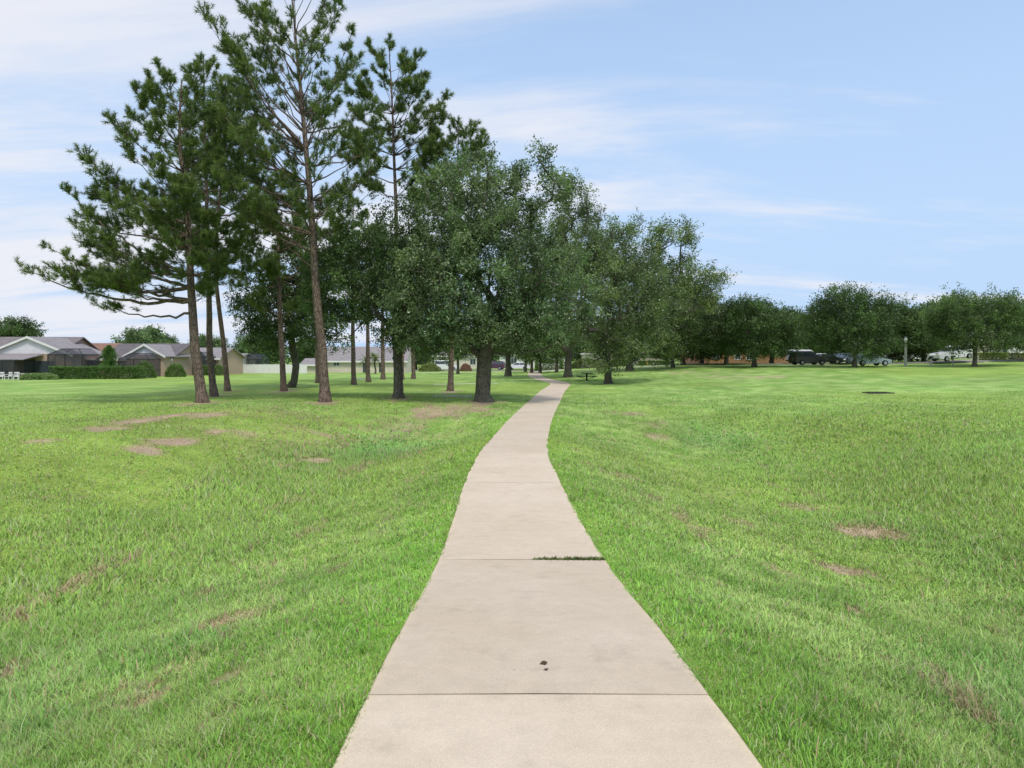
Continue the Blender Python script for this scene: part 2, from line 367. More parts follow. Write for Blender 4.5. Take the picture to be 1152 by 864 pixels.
# ------------------------------------------------------------------ ground patches
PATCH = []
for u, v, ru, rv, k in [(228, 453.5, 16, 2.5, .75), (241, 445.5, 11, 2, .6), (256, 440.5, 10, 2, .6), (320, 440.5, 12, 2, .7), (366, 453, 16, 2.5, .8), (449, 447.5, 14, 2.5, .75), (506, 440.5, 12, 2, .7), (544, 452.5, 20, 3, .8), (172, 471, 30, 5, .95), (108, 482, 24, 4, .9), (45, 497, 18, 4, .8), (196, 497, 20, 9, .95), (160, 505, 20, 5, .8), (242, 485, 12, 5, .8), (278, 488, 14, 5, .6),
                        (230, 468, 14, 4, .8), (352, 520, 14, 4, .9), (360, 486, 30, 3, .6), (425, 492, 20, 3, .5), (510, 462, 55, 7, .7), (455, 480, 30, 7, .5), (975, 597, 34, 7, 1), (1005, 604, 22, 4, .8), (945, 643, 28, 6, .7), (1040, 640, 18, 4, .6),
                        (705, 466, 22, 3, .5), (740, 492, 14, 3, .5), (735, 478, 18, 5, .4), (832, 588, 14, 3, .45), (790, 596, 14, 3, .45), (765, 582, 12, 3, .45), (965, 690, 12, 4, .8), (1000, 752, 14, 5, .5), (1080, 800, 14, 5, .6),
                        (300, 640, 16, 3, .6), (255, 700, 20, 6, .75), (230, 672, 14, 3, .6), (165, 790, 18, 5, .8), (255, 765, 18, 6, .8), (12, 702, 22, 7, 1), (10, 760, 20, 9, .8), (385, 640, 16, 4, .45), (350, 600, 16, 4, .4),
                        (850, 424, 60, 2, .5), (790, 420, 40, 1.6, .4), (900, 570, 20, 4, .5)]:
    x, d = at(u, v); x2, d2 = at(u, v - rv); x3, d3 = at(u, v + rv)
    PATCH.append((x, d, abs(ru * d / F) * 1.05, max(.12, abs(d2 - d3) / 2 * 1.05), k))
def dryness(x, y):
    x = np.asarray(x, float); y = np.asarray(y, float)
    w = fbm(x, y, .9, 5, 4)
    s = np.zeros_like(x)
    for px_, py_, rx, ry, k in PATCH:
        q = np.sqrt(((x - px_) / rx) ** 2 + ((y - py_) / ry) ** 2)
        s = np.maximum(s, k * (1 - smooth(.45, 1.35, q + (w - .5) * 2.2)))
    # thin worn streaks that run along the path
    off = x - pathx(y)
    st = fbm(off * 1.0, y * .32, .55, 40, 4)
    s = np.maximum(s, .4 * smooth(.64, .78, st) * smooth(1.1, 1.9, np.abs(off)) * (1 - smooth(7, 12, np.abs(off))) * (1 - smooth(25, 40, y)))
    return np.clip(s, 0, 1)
def longness(x, y):
    off = x - pathx(y); w = fbm(x, y, 2.5, 71, 3) - .5
    l = np.exp(-((off + 5.9 + w * 3.5) / 2.3) ** 4) * (1 - smooth(22, 34, y))
    r = smooth(5.0 - 2.8 * (1 - smooth(4, 9, y)), 8.5 - 4 * (1 - smooth(4, 9, y)), off + w * 3) * (1 - smooth(16, 26, off)) * .8 * (1 - smooth(24, 40, y))
    return np.clip(np.maximum(l, r) + (fbm(x, y, .8, 91, 2) - .5) * .5, 0, 1)
def grass_tint(x, y, rnd):
    n = fbm(x, y, 3.2, 11, 4)[:, None]; n2 = fbm(x, y, .5, 23, 3)[:, None]; L = longness(x, y)[:, None]
    off = np.abs(x - pathx(y))[:, None]
    big = fbm(x, y, 14, 61, 3)[:, None]
    a = np.array([.255, .44, .09]); b = np.array([.43, .59, .18]); c = np.array([.20, .405, .125]); yel = np.array([.34, .485, .10])
    col = a + (b - a) * smooth(.3, .7, n2)
    col = col * (1 - .75 * L) + c * .75 * L
    ed = (1 - smooth(.9, 2.2, off)) * (y < 30)[:, None]; col = col + (np.array([.24, .50, .06]) - col) * ed * .6
    col = col + (yel - col) * .75 * smooth(.4, .66, big)
    col = col * (.74 + .56 * n)
    d = np.maximum(dryness(x, y), .42 * np.exp(-((x + 7) / 8) ** 2 - ((y - 29) / 9) ** 2) * smooth(.4, .6, fbm(x, y, 2.5, 66, 3)))[:, None]  # brown tint by the trees: needle litter, with their shade put into the colour
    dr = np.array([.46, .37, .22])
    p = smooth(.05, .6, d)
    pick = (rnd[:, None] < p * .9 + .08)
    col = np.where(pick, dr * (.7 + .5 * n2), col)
    return col

# ground sheet
def lines(lo, hi, c0, c1, step, g):
    a = list(np.arange(c0, c1 + 1e-6, step)); s = step; p = a[-1]
    while p < hi: s *= g; p += s; a.append(p)
    s = step; p = a[0]; b = []
    while p > lo: s *= g; p -= s; b.append(p)
    return np.array(b[::-1] + a)
gx = lines(-900, 900, -7, 8, .16, 1.045); gy = lines(-80, 1500, 1.5, 16, .16, 1.028)
GX, GY = np.meshgrid(gx, gy)
GZ = ground_z(GX, GY)
off = np.abs(GX - pathx(GY)); onp = (GY > -12) & (GY < 112)
GZ = GZ - .012 * (1 - smooth(30, 50, GY)) - np.where(onp, .045 * (1 - smooth(.78, .96, off)), 0)
nx, ny = len(gx), len(gy)
idx = np.arange(nx * ny).reshape(ny, nx)
Fq = np.stack([idx[:-1, :-1], idx[:-1, 1:], idx[1:, 1:], idx[1:, :-1]], -1).reshape(-1, 4)
def ground_mat():
    m = bpy.data.materials.new('turf'); m.use_nodes = True; t = m.node_tree; b = t.nodes['Principled BSDF']
    b.inputs['Roughness'].default_value = .95; b.inputs['Specular IOR Level'].default_value = .1
    a = N(t, 'ShaderNodeAttribute', attribute_name='tint')
    tc = N(t, 'ShaderNodeTexCoord')
    n = N(t, 'ShaderNodeTexNoise'); n.inputs['Scale'].default_value = 9; n.inputs['Detail'].default_value = 8; n.inputs['Roughness'].default_value = .7
    t.links.new(tc.outputs['Object'], n.inputs['Vector'])
    r = N(t, 'ShaderNodeMapRange'); r.inputs['From Min'].default_value = .3; r.inputs['From Max'].default_value = .7; r.inputs['To Min'].default_value = .68; r.inputs['To Max'].default_value = 1.3
    t.links.new(n.outputs['Fac'], r.inputs['Value'])
    n2 = N(t, 'ShaderNodeTexNoise'); n2.inputs['Scale'].default_value = .55; n2.inputs['Detail'].default_value = 6; n2.inputs['Roughness'].default_value = .6
    t.links.new(tc.outputs['Object'], n2.inputs['Vector'])
    r2 = N(t, 'ShaderNodeMapRange'); r2.inputs['From Min'].default_value = .35; r2.inputs['From Max'].default_value = .65; r2.inputs['To Min'].default_value = .84; r2.inputs['To Max'].default_value = 1.14
    t.links.new(n2.outputs['Fac'], r2.inputs['Value'])
    mu0 = N(t, 'ShaderNodeMath', operation='MULTIPLY'); t.links.new(r.outputs[0], mu0.inputs[0]); t.links.new(r2.outputs[0], mu0.inputs[1])
    mu = N(t, 'ShaderNodeVectorMath', operation='SCALE'); t.links.new(a.outputs['Color'], mu.inputs[0]); t.links.new(mu0.outputs[0], mu.inputs['Scale'])
    t.links.new(mu.outputs[0], b.inputs['Base Color'])
    bp = N(t, 'ShaderNodeBump'); bp.inputs['Strength'].default_value = .6; bp.inputs['Distance'].default_value = .04
    t.links.new(n.outputs['Fac'], bp.inputs['Height']); t.links.new(bp.outputs[0], b.inputs['Normal'])
    return m
M['turf'] = ground_mat()
fx, fy = GX.ravel(), GY.ravel()
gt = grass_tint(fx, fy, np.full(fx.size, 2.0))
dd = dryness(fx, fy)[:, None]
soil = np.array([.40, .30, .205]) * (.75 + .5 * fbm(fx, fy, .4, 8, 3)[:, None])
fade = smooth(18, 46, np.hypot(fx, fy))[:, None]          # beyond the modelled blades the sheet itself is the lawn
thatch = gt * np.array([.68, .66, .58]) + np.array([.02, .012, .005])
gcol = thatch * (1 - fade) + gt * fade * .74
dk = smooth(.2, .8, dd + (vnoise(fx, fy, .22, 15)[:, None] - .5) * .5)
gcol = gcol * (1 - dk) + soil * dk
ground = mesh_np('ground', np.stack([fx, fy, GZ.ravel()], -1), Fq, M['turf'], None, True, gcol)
tag(ground, kind='structure')

# ------------------------------------------------------------------ concrete path, slab by slab in one ribbon
def concrete_mat():
    m = bpy.data.materials.new('path_concrete'); m.use_nodes = True; t = m.node_tree; b = t.nodes['Principled BSDF']
    b.inputs['Roughness'].default_value = .88; b.inputs['Specular IOR Level'].default_value = .2
    tc = N(t, 'ShaderNodeTexCoord')
    def noise(sc, det, lo, hi, a, c, ro=.6):
        n = N(t, 'ShaderNodeTexNoise'); n.inputs['Scale'].default_value = sc; n.inputs['Detail'].default_value = det; n.inputs['Roughness'].default_value = ro
        t.links.new(tc.outputs['Object'], n.inputs['Vector'])
        r = N(t, 'ShaderNodeMapRange'); r.inputs['From Min'].default_value = lo; r.inputs['From Max'].default_value = hi; r.inputs['To Min'].default_value = a; r.inputs['To Max'].default_value = c
        t.links.new(n.outputs['Fac'], r.inputs['Value']); return n, r
    n1, r1 = noise(.6, 5, .35, .65, 0, 1)
    mx = N(t, 'ShaderNodeMixRGB'); mx.inputs[1].default_value = (.57, .475, .36, 1); mx.inputs[2].default_value = (.62, .53, .42, 1); t.links.new(r1.outputs[0], mx.inputs[0])
    n2, r2 = noise(7, 7, .3, .7, .93, 1.06, .7)
    n3, r3 = noise(140, 3, .3, .7, .84, 1.12)
    n4, r4 = noise(2.6, 8, .56, .74, 1.0, .8, .72)
    p = N(t, 'ShaderNodeMath', operation='MULTIPLY'); t.links.new(r2.outputs[0], p.inputs[0]); t.links.new(r3.outputs[0], p.inputs[1])
    p2 = N(t, 'ShaderNodeMath', operation='MULTIPLY'); t.links.new(p.outputs[0], p2.inputs[0]); t.links.new(r4.outputs[0], p2.inputs[1])
    v = N(t, 'ShaderNodeTexVoronoi'); v.inputs['Scale'].default_value = 2.3; v.inputs['Randomness'].default_value = 1
    t.links.new(tc.outputs['Object'], v.inputs['Vector'])
    rv = N(t, 'ShaderNodeMapRange'); rv.inputs['From Min'].default_value = .012; rv.inputs['From Max'].default_value = .03; rv.inputs['To Min'].default_value = .7; rv.inputs['To Max'].default_value = 1
    t.links.new(v.outputs['Distance'], rv.inputs['Value'])
    p3 = N(t, 'ShaderNodeMath', operation='MULTIPLY'); t.links.new(p2.outputs[0], p3.inputs[0]); t.links.new(rv.outputs[0], p3.inputs[1])
    at_ = N(t, 'ShaderNodeAttribute', attribute_name='tint')
    mm = N(t, 'ShaderNodeMixRGB', blend_type='MULTIPLY'); mm.inputs[0].default_value = 1; t.links.new(mx.outputs[0], mm.inputs[1]); t.links.new(at_.outputs['Color'], mm.inputs[2])
    s = N(t, 'ShaderNodeVectorMath', operation='SCALE'); t.links.new(mm.outputs[0], s.inputs[0]); t.links.new(p3.outputs[0], s.inputs['Scale'])
    t.links.new(s.outputs[0], b.inputs['Base Color'])
    bp = N(t, 'ShaderNodeBump'); bp.inputs['Strength'].default_value = .35; bp.inputs['Distance'].default_value = .004
    t.links.new(n3.outputs['Fac'], bp.inputs['Height']); t.links.new(bp.outputs[0], b.inputs['Normal'])
    return m
M['concrete'] = concrete_mat()
joints = [-12, -6, -.8, 3.56, 7.35, 12.72, 17.6] + list(np.arange(22.4, 112, 4.9)) + [112]
V = []; Q = []; T = []
rng = np.random.default_rng(2)
for j in range(len(joints) - 1):
    g = .007 if joints[j] < 14 else .005
    a, b_ = joints[j] + g, joints[j + 1] - g
    ys = np.linspace(a, b_, max(3, int((b_ - a) / .35)))
    sl = (pathx(ys + .05) - pathx(ys - .05)) / .1; hw = PW / 2 * np.sqrt(1 + sl ** 2)
    zc_ = EYE - pathh(ys) + .012; xc = pathx(ys)
    tn = np.array([1, .985, .97]) * rng.uniform(.92, 1.05)
    base = len(V)
    prof = [(-1, -.12), (-1, -.008), (-.988, 0), (-.93, 0.0), (0, .004), (.93, 0.0), (.988, 0), (1, -.008), (1, -.12)]
    for y_, x_, z_, h_ in zip(ys, xc, zc_, hw):
        jg = (vnoise(y_ * 1.0, 3.0, .35, 9) - .5) * .02
        jg2 = (vnoise(y_ * 1.0, 9.0, .35, 29) - .5) * .02
        for pi_, (p0, p1) in enumerate(prof):
            V.append((x_ + p0 * h_ + (jg if p0 < -.95 else 0) + (jg2 if p0 > .95 else 0), y_, z_ + p1))
            T.append(tn * (np.array([1.08, 1.08, 1.0]) if pi_ in (2, 6) else 1.0))
    m_ = len(prof)
    for i in range(len(ys) - 1):
        for k in range(m_ - 1):
            p = base + i * m_ + k; Q.append((p, p + 1, p + 1 + m_, p + m_))
    for e in (0, len(ys) - 1):
        for k in (0, 1, 2):
            p = base + e * m_; Q.append((p + k, p + k + 1, p + m_ - 2 - k, p + m_ - 1 - k))
path = mesh_np('path', V, Q, M['concrete'], None, False, np.array(T)); tag(path, kind='structure')

# ------------------------------------------------------------------ grass
def blades(name, x, y, h, w, col, lean, seg2, seed, z=None):
    rg = np.random.default_rng(seed); n = len(x)
    z = ground_z(x, y) - .003 if z is None else z
    yaw = rg.uniform(0, 2 * np.pi, n); ly = rg.uniform(0, 2 * np.pi, n)
    wx, wy = np.cos(yaw) * w / 2, np.sin(yaw) * w / 2
    lx_, ly_ = np.cos(ly) * lean, np.sin(ly) * lean
    B = np.stack([x, y, z], -1); W = np.stack([wx, wy, np.zeros(n)], -1)
    up = np.sqrt(np.clip(1 - lean ** 2, .05, 1))
    tip = B + np.stack([lx_ * h, ly_ * h, up * h], -1)
    if seg2:
        mid = B + np.stack([lx_ * h * .35, ly_ * h * .35, up * h * .62], -1)
        V = np.stack([B - W, B + W, mid - W * .8, mid + W * .8, tip], 1).reshape(-1, 3)
        i = (np.arange(n) * 5)[:, None]
        Fc = np.concatenate([i + [0, 1, 3], i + [0, 3, 2], i + [2, 3, 4]], 1).reshape(-1, 3)
        c = np.repeat(col, 5, 0)
    else:
        V = np.stack([B - W, B + W, tip], 1).reshape(-1, 3)
        Fc = (np.arange(n) * 3)[:, None] + [0, 1, 2]; c = np.repeat(col, 3, 0)
    return V, Fc, c
def scatter(y0, y1, dens, seed, marg=2.5, back=False):
    rg = np.random.default_rng(seed)
    xm = .75 * y1 + marg
    n = int((y1 - y0) * 2 * xm * dens)
    x = rg.uniform(-xm, xm, n); y = rg.uniform(y0, y1, n)
    k = np.abs(x) < .75 * y + marg
    return x[k], y[k]
def make_grass(zones):
    Vs = []; Fs = []; Cs = []; nb = 0
    for (y0, y1, dens, ws, hs, seg2, seed) in zones:
        x, y = scatter(y0, y1, dens, seed)
        rg = np.random.default_rng(seed + 500)
        # pull blades into tufts
        off = x - pathx(y)
        sl = (pathx(y + .05) - pathx(y - .05)) / .1; hw = PW / 2 * np.sqrt(1 + sl ** 2)
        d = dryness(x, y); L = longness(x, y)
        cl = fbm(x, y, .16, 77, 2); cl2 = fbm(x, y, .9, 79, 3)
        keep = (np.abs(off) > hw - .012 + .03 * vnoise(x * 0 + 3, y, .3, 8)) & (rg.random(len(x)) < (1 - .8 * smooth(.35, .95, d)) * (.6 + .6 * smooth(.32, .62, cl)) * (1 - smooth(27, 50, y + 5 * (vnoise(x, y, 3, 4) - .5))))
        x, y, d, L, cl, cl2, off, hw = [a[keep] for a in (x, y, d, L, cl, cl2, off, hw)]
        n = len(x)
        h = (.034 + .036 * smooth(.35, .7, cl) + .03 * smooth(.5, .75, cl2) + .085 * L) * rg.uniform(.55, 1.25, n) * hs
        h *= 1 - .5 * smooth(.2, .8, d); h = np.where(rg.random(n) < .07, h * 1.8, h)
        edge = 1 - smooth(.0, .35, np.abs(off) - hw); h *= 1 - .35 * edge
        lean = np.clip(rg.beta(2.6, 1.7, n) * (1.0 - .28 * L), 0, .97)
        w = ws * rg.uniform(.6, 1.4, n) * (1 + .35 * L)
        r = rg.random(n)
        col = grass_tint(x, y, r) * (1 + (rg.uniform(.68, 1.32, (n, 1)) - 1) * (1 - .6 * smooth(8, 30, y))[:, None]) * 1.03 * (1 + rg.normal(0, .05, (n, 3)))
        hl = rg.random(n) < .11; col[hl] = np.array([.5, .56, .3]) * rg.uniform(.7, 1.1, (hl.sum(), 1))
        V, Fc, c = blades('', x, y, h, w, np.clip(col, .01, .9), lean, seg2, seed + 900)
        Vs.append(V); Fs.append(Fc + nb); Cs.append(c); nb += len(V)
    return np.concatenate(Vs), np.concatenate(Fs), np.concatenate(Cs)
Z = [(1.4, 4.5, 9500, .0055, 1.0, True, 1), (4.5, 8, 4800, .0085, 1.0, True, 2), (8, 14, 1700, .014, 1.0, True, 3),
     (14, 24, 480, .026, 1.0, False, 4), (24, 50, 190, .045, .85, False, 5)]
V, Fc, c = make_grass(Z)
def add_slope(o, V):
    e = .35; x, y = V[:, 0].astype(float), V[:, 1].astype(float)
    gxx = np.linspace(-48, 48, 481); gyy = np.linspace(0, 56, 281); A, B = np.meshgrid(gxx, gyy); Zg = ground_z(A, B)
    dzy, dzx = np.gradient(Zg, gyy[1] - gyy[0], gxx[1] - gxx[0])
    ix = np.clip(((x + 48) / .2).astype(int), 0, 480); iy = np.clip((y / .2).astype(int), 0, 280)
    n = unit(np.stack([-dzx[iy, ix] * 1.0, -dzy[iy, ix] * 1.0, np.ones(len(x))], -1)) * .7
    a = o.data.attributes.new('slope', 'FLOAT_VECTOR', 'POINT'); a.data.foreach_set('vector', n.astype(np.float32).ravel())
def unit(v): return v / (np.linalg.norm(v, axis=-1, keepdims=True) + 1e-9)
gr = mesh_np('grass', V, Fc, M['blade'], None, False, c); add_slope(gr, V)
tag(gr, 'bright green lawn grass covering the open ground on both sides of the path', 'grass', kind='stuff')
# runners and clippings that creep over the edge of the concrete
rg = np.random.default_rng(61); n = 15000
y = 1.4 + 22 * rg.random(n) ** 1.7; sgn = np.where(rg.random(n) < .5, -1, 1)
k = vnoise(y, sgn * 5.0, .45, 21) * .6 + vnoise(y, sgn * 9.0, .12, 22) * .4 > .53; y, sgn = y[k], sgn[k]; n = len(y)
sl = (pathx(y + .05) - pathx(y - .05)) / .1; x = pathx(y) + sgn * (PW / 2 * np.sqrt(1 + sl ** 2) + .012 - .035 * rg.random(n) ** 2)
col = grass_tint(x, y, rg.random(n)) * rg.uniform(.6, 1.15, (n, 1)); bz = EYE - pathh(y) + .004
ln = rg.uniform(.01, .038, n) * (1 + y / 30); tipx = x - sgn * ln * rg.uniform(-.2, 1, n); tipy = y + ln * rg.normal(size=n) * .6; tz = bz + ln * rg.uniform(.15, .7, n); hw = .003 + .0007 * y
B = np.stack([x, y, bz], -1); W = np.stack([hw * .5, hw * .8, hw * 0], -1); Tp = np.stack([tipx, tipy, tz], -1)
Vr = np.stack([B - W, B + W, Tp], 1).reshape(-1, 3)
er = mesh_np('edge_grass', Vr, np.arange(n * 3).reshape(-1, 3), M['blade'], None, False, np.repeat(np.clip(col, .01, .9), 3, 0)); add_slope(er, Vr)
tag(er, 'thin runners of grass creeping over both edges of the concrete path', 'grass', kind='stuff')
# weeds that fill the second joint
rg = np.random.default_rng(31); n = 1500
x = X(598, 7.35) + (X(680, 7.35) - X(598, 7.35)) * rg.random(n) ** .9; y = 7.35 + rg.normal(0, .018, n)
k = vnoise(x, y, .09, 5) > .28; x, y = x[k], y[k]; n = len(x)
col = np.array([.13, .2, .05]) * rg.uniform(.5, 1.5, (n, 1)); dk = rg.random(n) < .3; col[dk] = np.array([.2, .14, .08]) * rg.uniform(.6, 1.2, (dk.sum(), 1))
V, Fc, c = blades('', x, y, rg.uniform(.02, .06, n), np.full(n, .012), col, rg.uniform(.3, .95, n), True, 32, z=np.full(n, EYE - float(pathh(7.35)) + .0))
jw = mesh_np('joint_weeds', V, Fc, M['blade'], None, False, c); add_slope(jw, V)
tag(jw, 'low brown and green weeds filling the right half of the second path joint', 'weeds', kind='stuff')

# ------------------------------------------------------------------ trees
def tubes(P, par, R, sides=7, min_r=0.0):
    n = len(P); ch = [[] for _ in range(n)]
    for i in range(1, n):
        if par[i] >= 0: ch[par[i]].append(i)
    V = []; Fc = []
    stack = [(0, None)]
    while stack:
        s, p = stack.pop(); chain = [] if p is None else [p]; k = s
        while True:
            chain.append(k)
            if not ch[k]: break
            c = sorted(ch[k], key=lambda q: -R[q])
            for q in c[1:]: stack.append((q, k))
            k = c[0]
        rr = [R[q] for q in chain]
        if p is not None: rr[0] = min(R[p], rr[1] * 1.15)
        if max(rr) < min_r: continue
        sd = sides if rr[min(1, len(rr) - 1)] > .06 else (5 if rr[min(1, len(rr) - 1)] > .025 else 3)
        base = len(V); pts = [P[q] for q in chain]
        for i, q in enumerate(pts):
            a = pts[max(0, i - 1)]; b = pts[min(len(pts) - 1, i + 1)]
            t = b - a; t = t / (np.linalg.norm(t) + 1e-9)
            u = np.cross(t, [0.31, 0.95, 0.05]); u /= np.linalg.norm(u) + 1e-9; w = np.cross(t, u)
            for s_ in range(sd):
                an = 2 * math.pi * s_ / sd
                V.append(q + (u * math.cos(an) + w * math.sin(an)) * rr[i])
        for i in range(len(pts) - 1):
            for s_ in range(sd):
                a = base + i * sd + s_; b = base + i * sd + (s_ + 1) % sd
                Fc.append((a, b, b + sd, a + sd))
    return np.array(V), np.array(Fc)
def pipe(P, par, tip_r, base_r, expo=2.3):
    n = len(P); acc = np.zeros(n); kids = np.zeros(n, int)
    for i in range(n):
        if par[i] >= 0: kids[par[i]] += 1
    order = list(range(n))[::-1]
    for i in order:
        if kids[i] == 0: acc[i] = tip_r ** expo
        if par[i] >= 0: acc[par[i]] += acc[i]
    R = acc ** (1 / expo); R = R / R[0] * base_r
    return np.maximum(R, tip_r * .7)
def leaf_quads(C, D, L, W, rg, flat=.5):
    """C centres, D long axis; a slightly folded leaf as one quad"""
    n = len(C)
    r = rg.normal(size=(n, 3)); r[:, 2] += flat * 1.5
    S = np.cross(D, r); S /= np.linalg.norm(S, axis=1, keepdims=True) + 1e-9
    L = L[:, None]; W = W[:, None]
    return np.stack([C - D * L * .5, C + S * W * .5, C + D * L * .5, C - S * W * .5], 1).reshape(-1, 3)
def unit(v): return v / (np.linalg.norm(v, axis=-1, keepdims=True) + 1e-9)

OAK = dict(base=(.065, .115, .042), alt=(.18, .235, .105), pale=(.38, .43, .3), pale_p=.11)
def oak(name, label, loc, trunk, blobs, seed, tips=240, sprigs=8, leaves=17, leaf=.13, base_r=.35, clump=.75, limbs=(), group=None,
        cat='tree', tone=OAK, bark='bark_oak', sprig_len=.75, up=.35, rz=0, minr=0.0, newgrowth=None):
    """trunk: list of local (x,y,z) points; blobs: local crown ellipsoids (x,y,z,rx,ry,rz,weight)"""
    rg = np.random.default_rng(seed); leaves = int(leaves * 1.75); leaf = leaf * 1.08
    root = empty(name, loc, rz); tag(root, label, cat, group)
    P = [np.array(p, float) for p in trunk]; par = [-1] + list(range(len(P) - 1))
    fork = P[-1].copy(); fi = len(P) - 1
    for limb in limbs:
        pr = limb[0]
        for q in limb[1:]:
            P.append(np.array(q, float)); par.append(pr); pr = len(P) - 1
    # tips in the crown volume, biased to its outside
    w = np.array([b[6] for b in blobs]); w = w / w.sum(); T = []
    kk = rg.choice(len(blobs), tips * 2, p=w)
    for k in kk:
        b = blobs[k]; d = unit(rg.normal(size=3)); rr = rg.uniform(.25, 1) ** .45
        q = np.array(b[:3]) + d * rr * np.array(b[3:6])
        if q[2] < .8: continue
        if T and min(np.sum((np.array(T) - q) ** 2, 1)) < (clump * .5) ** 2: continue
        T.append(q)
        if len(T) >= tips: break
    T = sorted(T, key=lambda q: np.linalg.norm(q - fork))
    tip_i = []; outd = []
    cc = np.average(np.array([b[:3] for b in blobs]), axis=0, weights=w)
    lo = max(0, fi - 1)
    arr = list(P)
    for q in T:
        A = np.array(arr); dq = np.linalg.norm(q - fork)
        dist = np.linalg.norm(A - q, axis=1) + .35 * np.abs(np.linalg.norm(A - fork, axis=1) - dq * .55)
        dist[:lo] = 1e9
        k = int(np.argmin(dist)); a = A[k]; seg = np.linalg.norm(q - a); m = max(1, min(4, int(seg / .8)))
        pr = k
        for s in range(1, m + 1):
            t = s / m; p = a + (q - a) * t; p = p + rg.normal(size=3) * .09 * seg * (t < 1) + np.array([0, 0, .12 * seg * math.sin(math.pi * t)])
            arr.append(p); par.append(pr); pr = len(arr) - 1
        tip_i.append(pr)
    P = np.array(arr)
    R = pipe(P, par, .012, base_r)
    R[0] = base_r * 1.55
    if len(trunk) > 2: R[1] = max(R[1], base_r * 1.02)
    for i in range(1, fi): R[i] = max(R[i], base_r * (1 - .22 * i / fi))
    Vt, Ft = tubes(P, par, R, 10, minr)
    mesh_np('trunk', Vt, Ft, M[bark], root, True)
    # leaves
    TP = P[tip_i]; nT = len(TP)
    O = unit(TP - cc)
    ns = nT * sprigs
    src = np.repeat(TP, sprigs, 0); dirs = unit(np.repeat(O, sprigs, 0) * .75 + rg.normal(size=(ns, 3)) * .75 + np.array([0, 0, up]))
    st = src + rg.normal(size=(ns, 3)) * clump * .26
    sl = sprig_len * rg.uniform(.4, 1.25, ns)
    m = ns * leaves
    t = rg.random(m); S = np.repeat(st, leaves, 0) + np.repeat(dirs * sl[:, None], leaves, 0) * t[:, None]
    S += rg.normal(size=(m, 3)) * (.075 + .09 * (1 - t[:, None])) * (leaf / .13)
    D = unit(np.repeat(dirs, leaves, 0) * .6 + rg.normal(size=(m, 3)) * .8)
    L = leaf * rg.uniform(.7, 1.35, m); W = L * rg.uniform(.38, .6, m)
    V = leaf_quads(S, D, L, W, rg)
    b0, b1, pl = map(np.array, (tone['base'], tone['alt'], tone['pale']))
    f = np.repeat(np.repeat(rg.random(nT), sprigs), leaves)[:, None]
    f = np.clip(f * .7 + np.repeat(rg.random(ns), leaves)[:, None] * .5 - .1, 0, 1)
    col = (b0 + (b1 - b0) * f) * np.repeat(np.repeat(rg.uniform(.5, 1.5, nT), sprigs) * rg.uniform(.8, 1.25, ns), leaves)[:, None]
    pk = rg.random(m) < tone['pale_p']; col[pk] = pl * rg.uniform(.6, 1.1, (pk.sum(), 1))
    if newgrowth:
        for (ax, az, ar, amt, nc) in newgrowth:
            q = np.exp(-((S[:, 0] - ax) ** 2 + (S[:, 2] - az) ** 2) / ar ** 2) * (S[:, 1] < cc[1] + .5)
            k2 = rg.random(m) < q * amt; col[k2] = np.array(nc) * rg.uniform(.7, 1.2, (k2.sum(), 1))
    col = col * rg.uniform(.7, 1.3, (m, 1))
    mesh_np('crown', V, np.arange(m * 4).reshape(-1, 4), M['leaf'], root, False, np.repeat(np.clip(col, 0, 1), 4, 0))
    return root

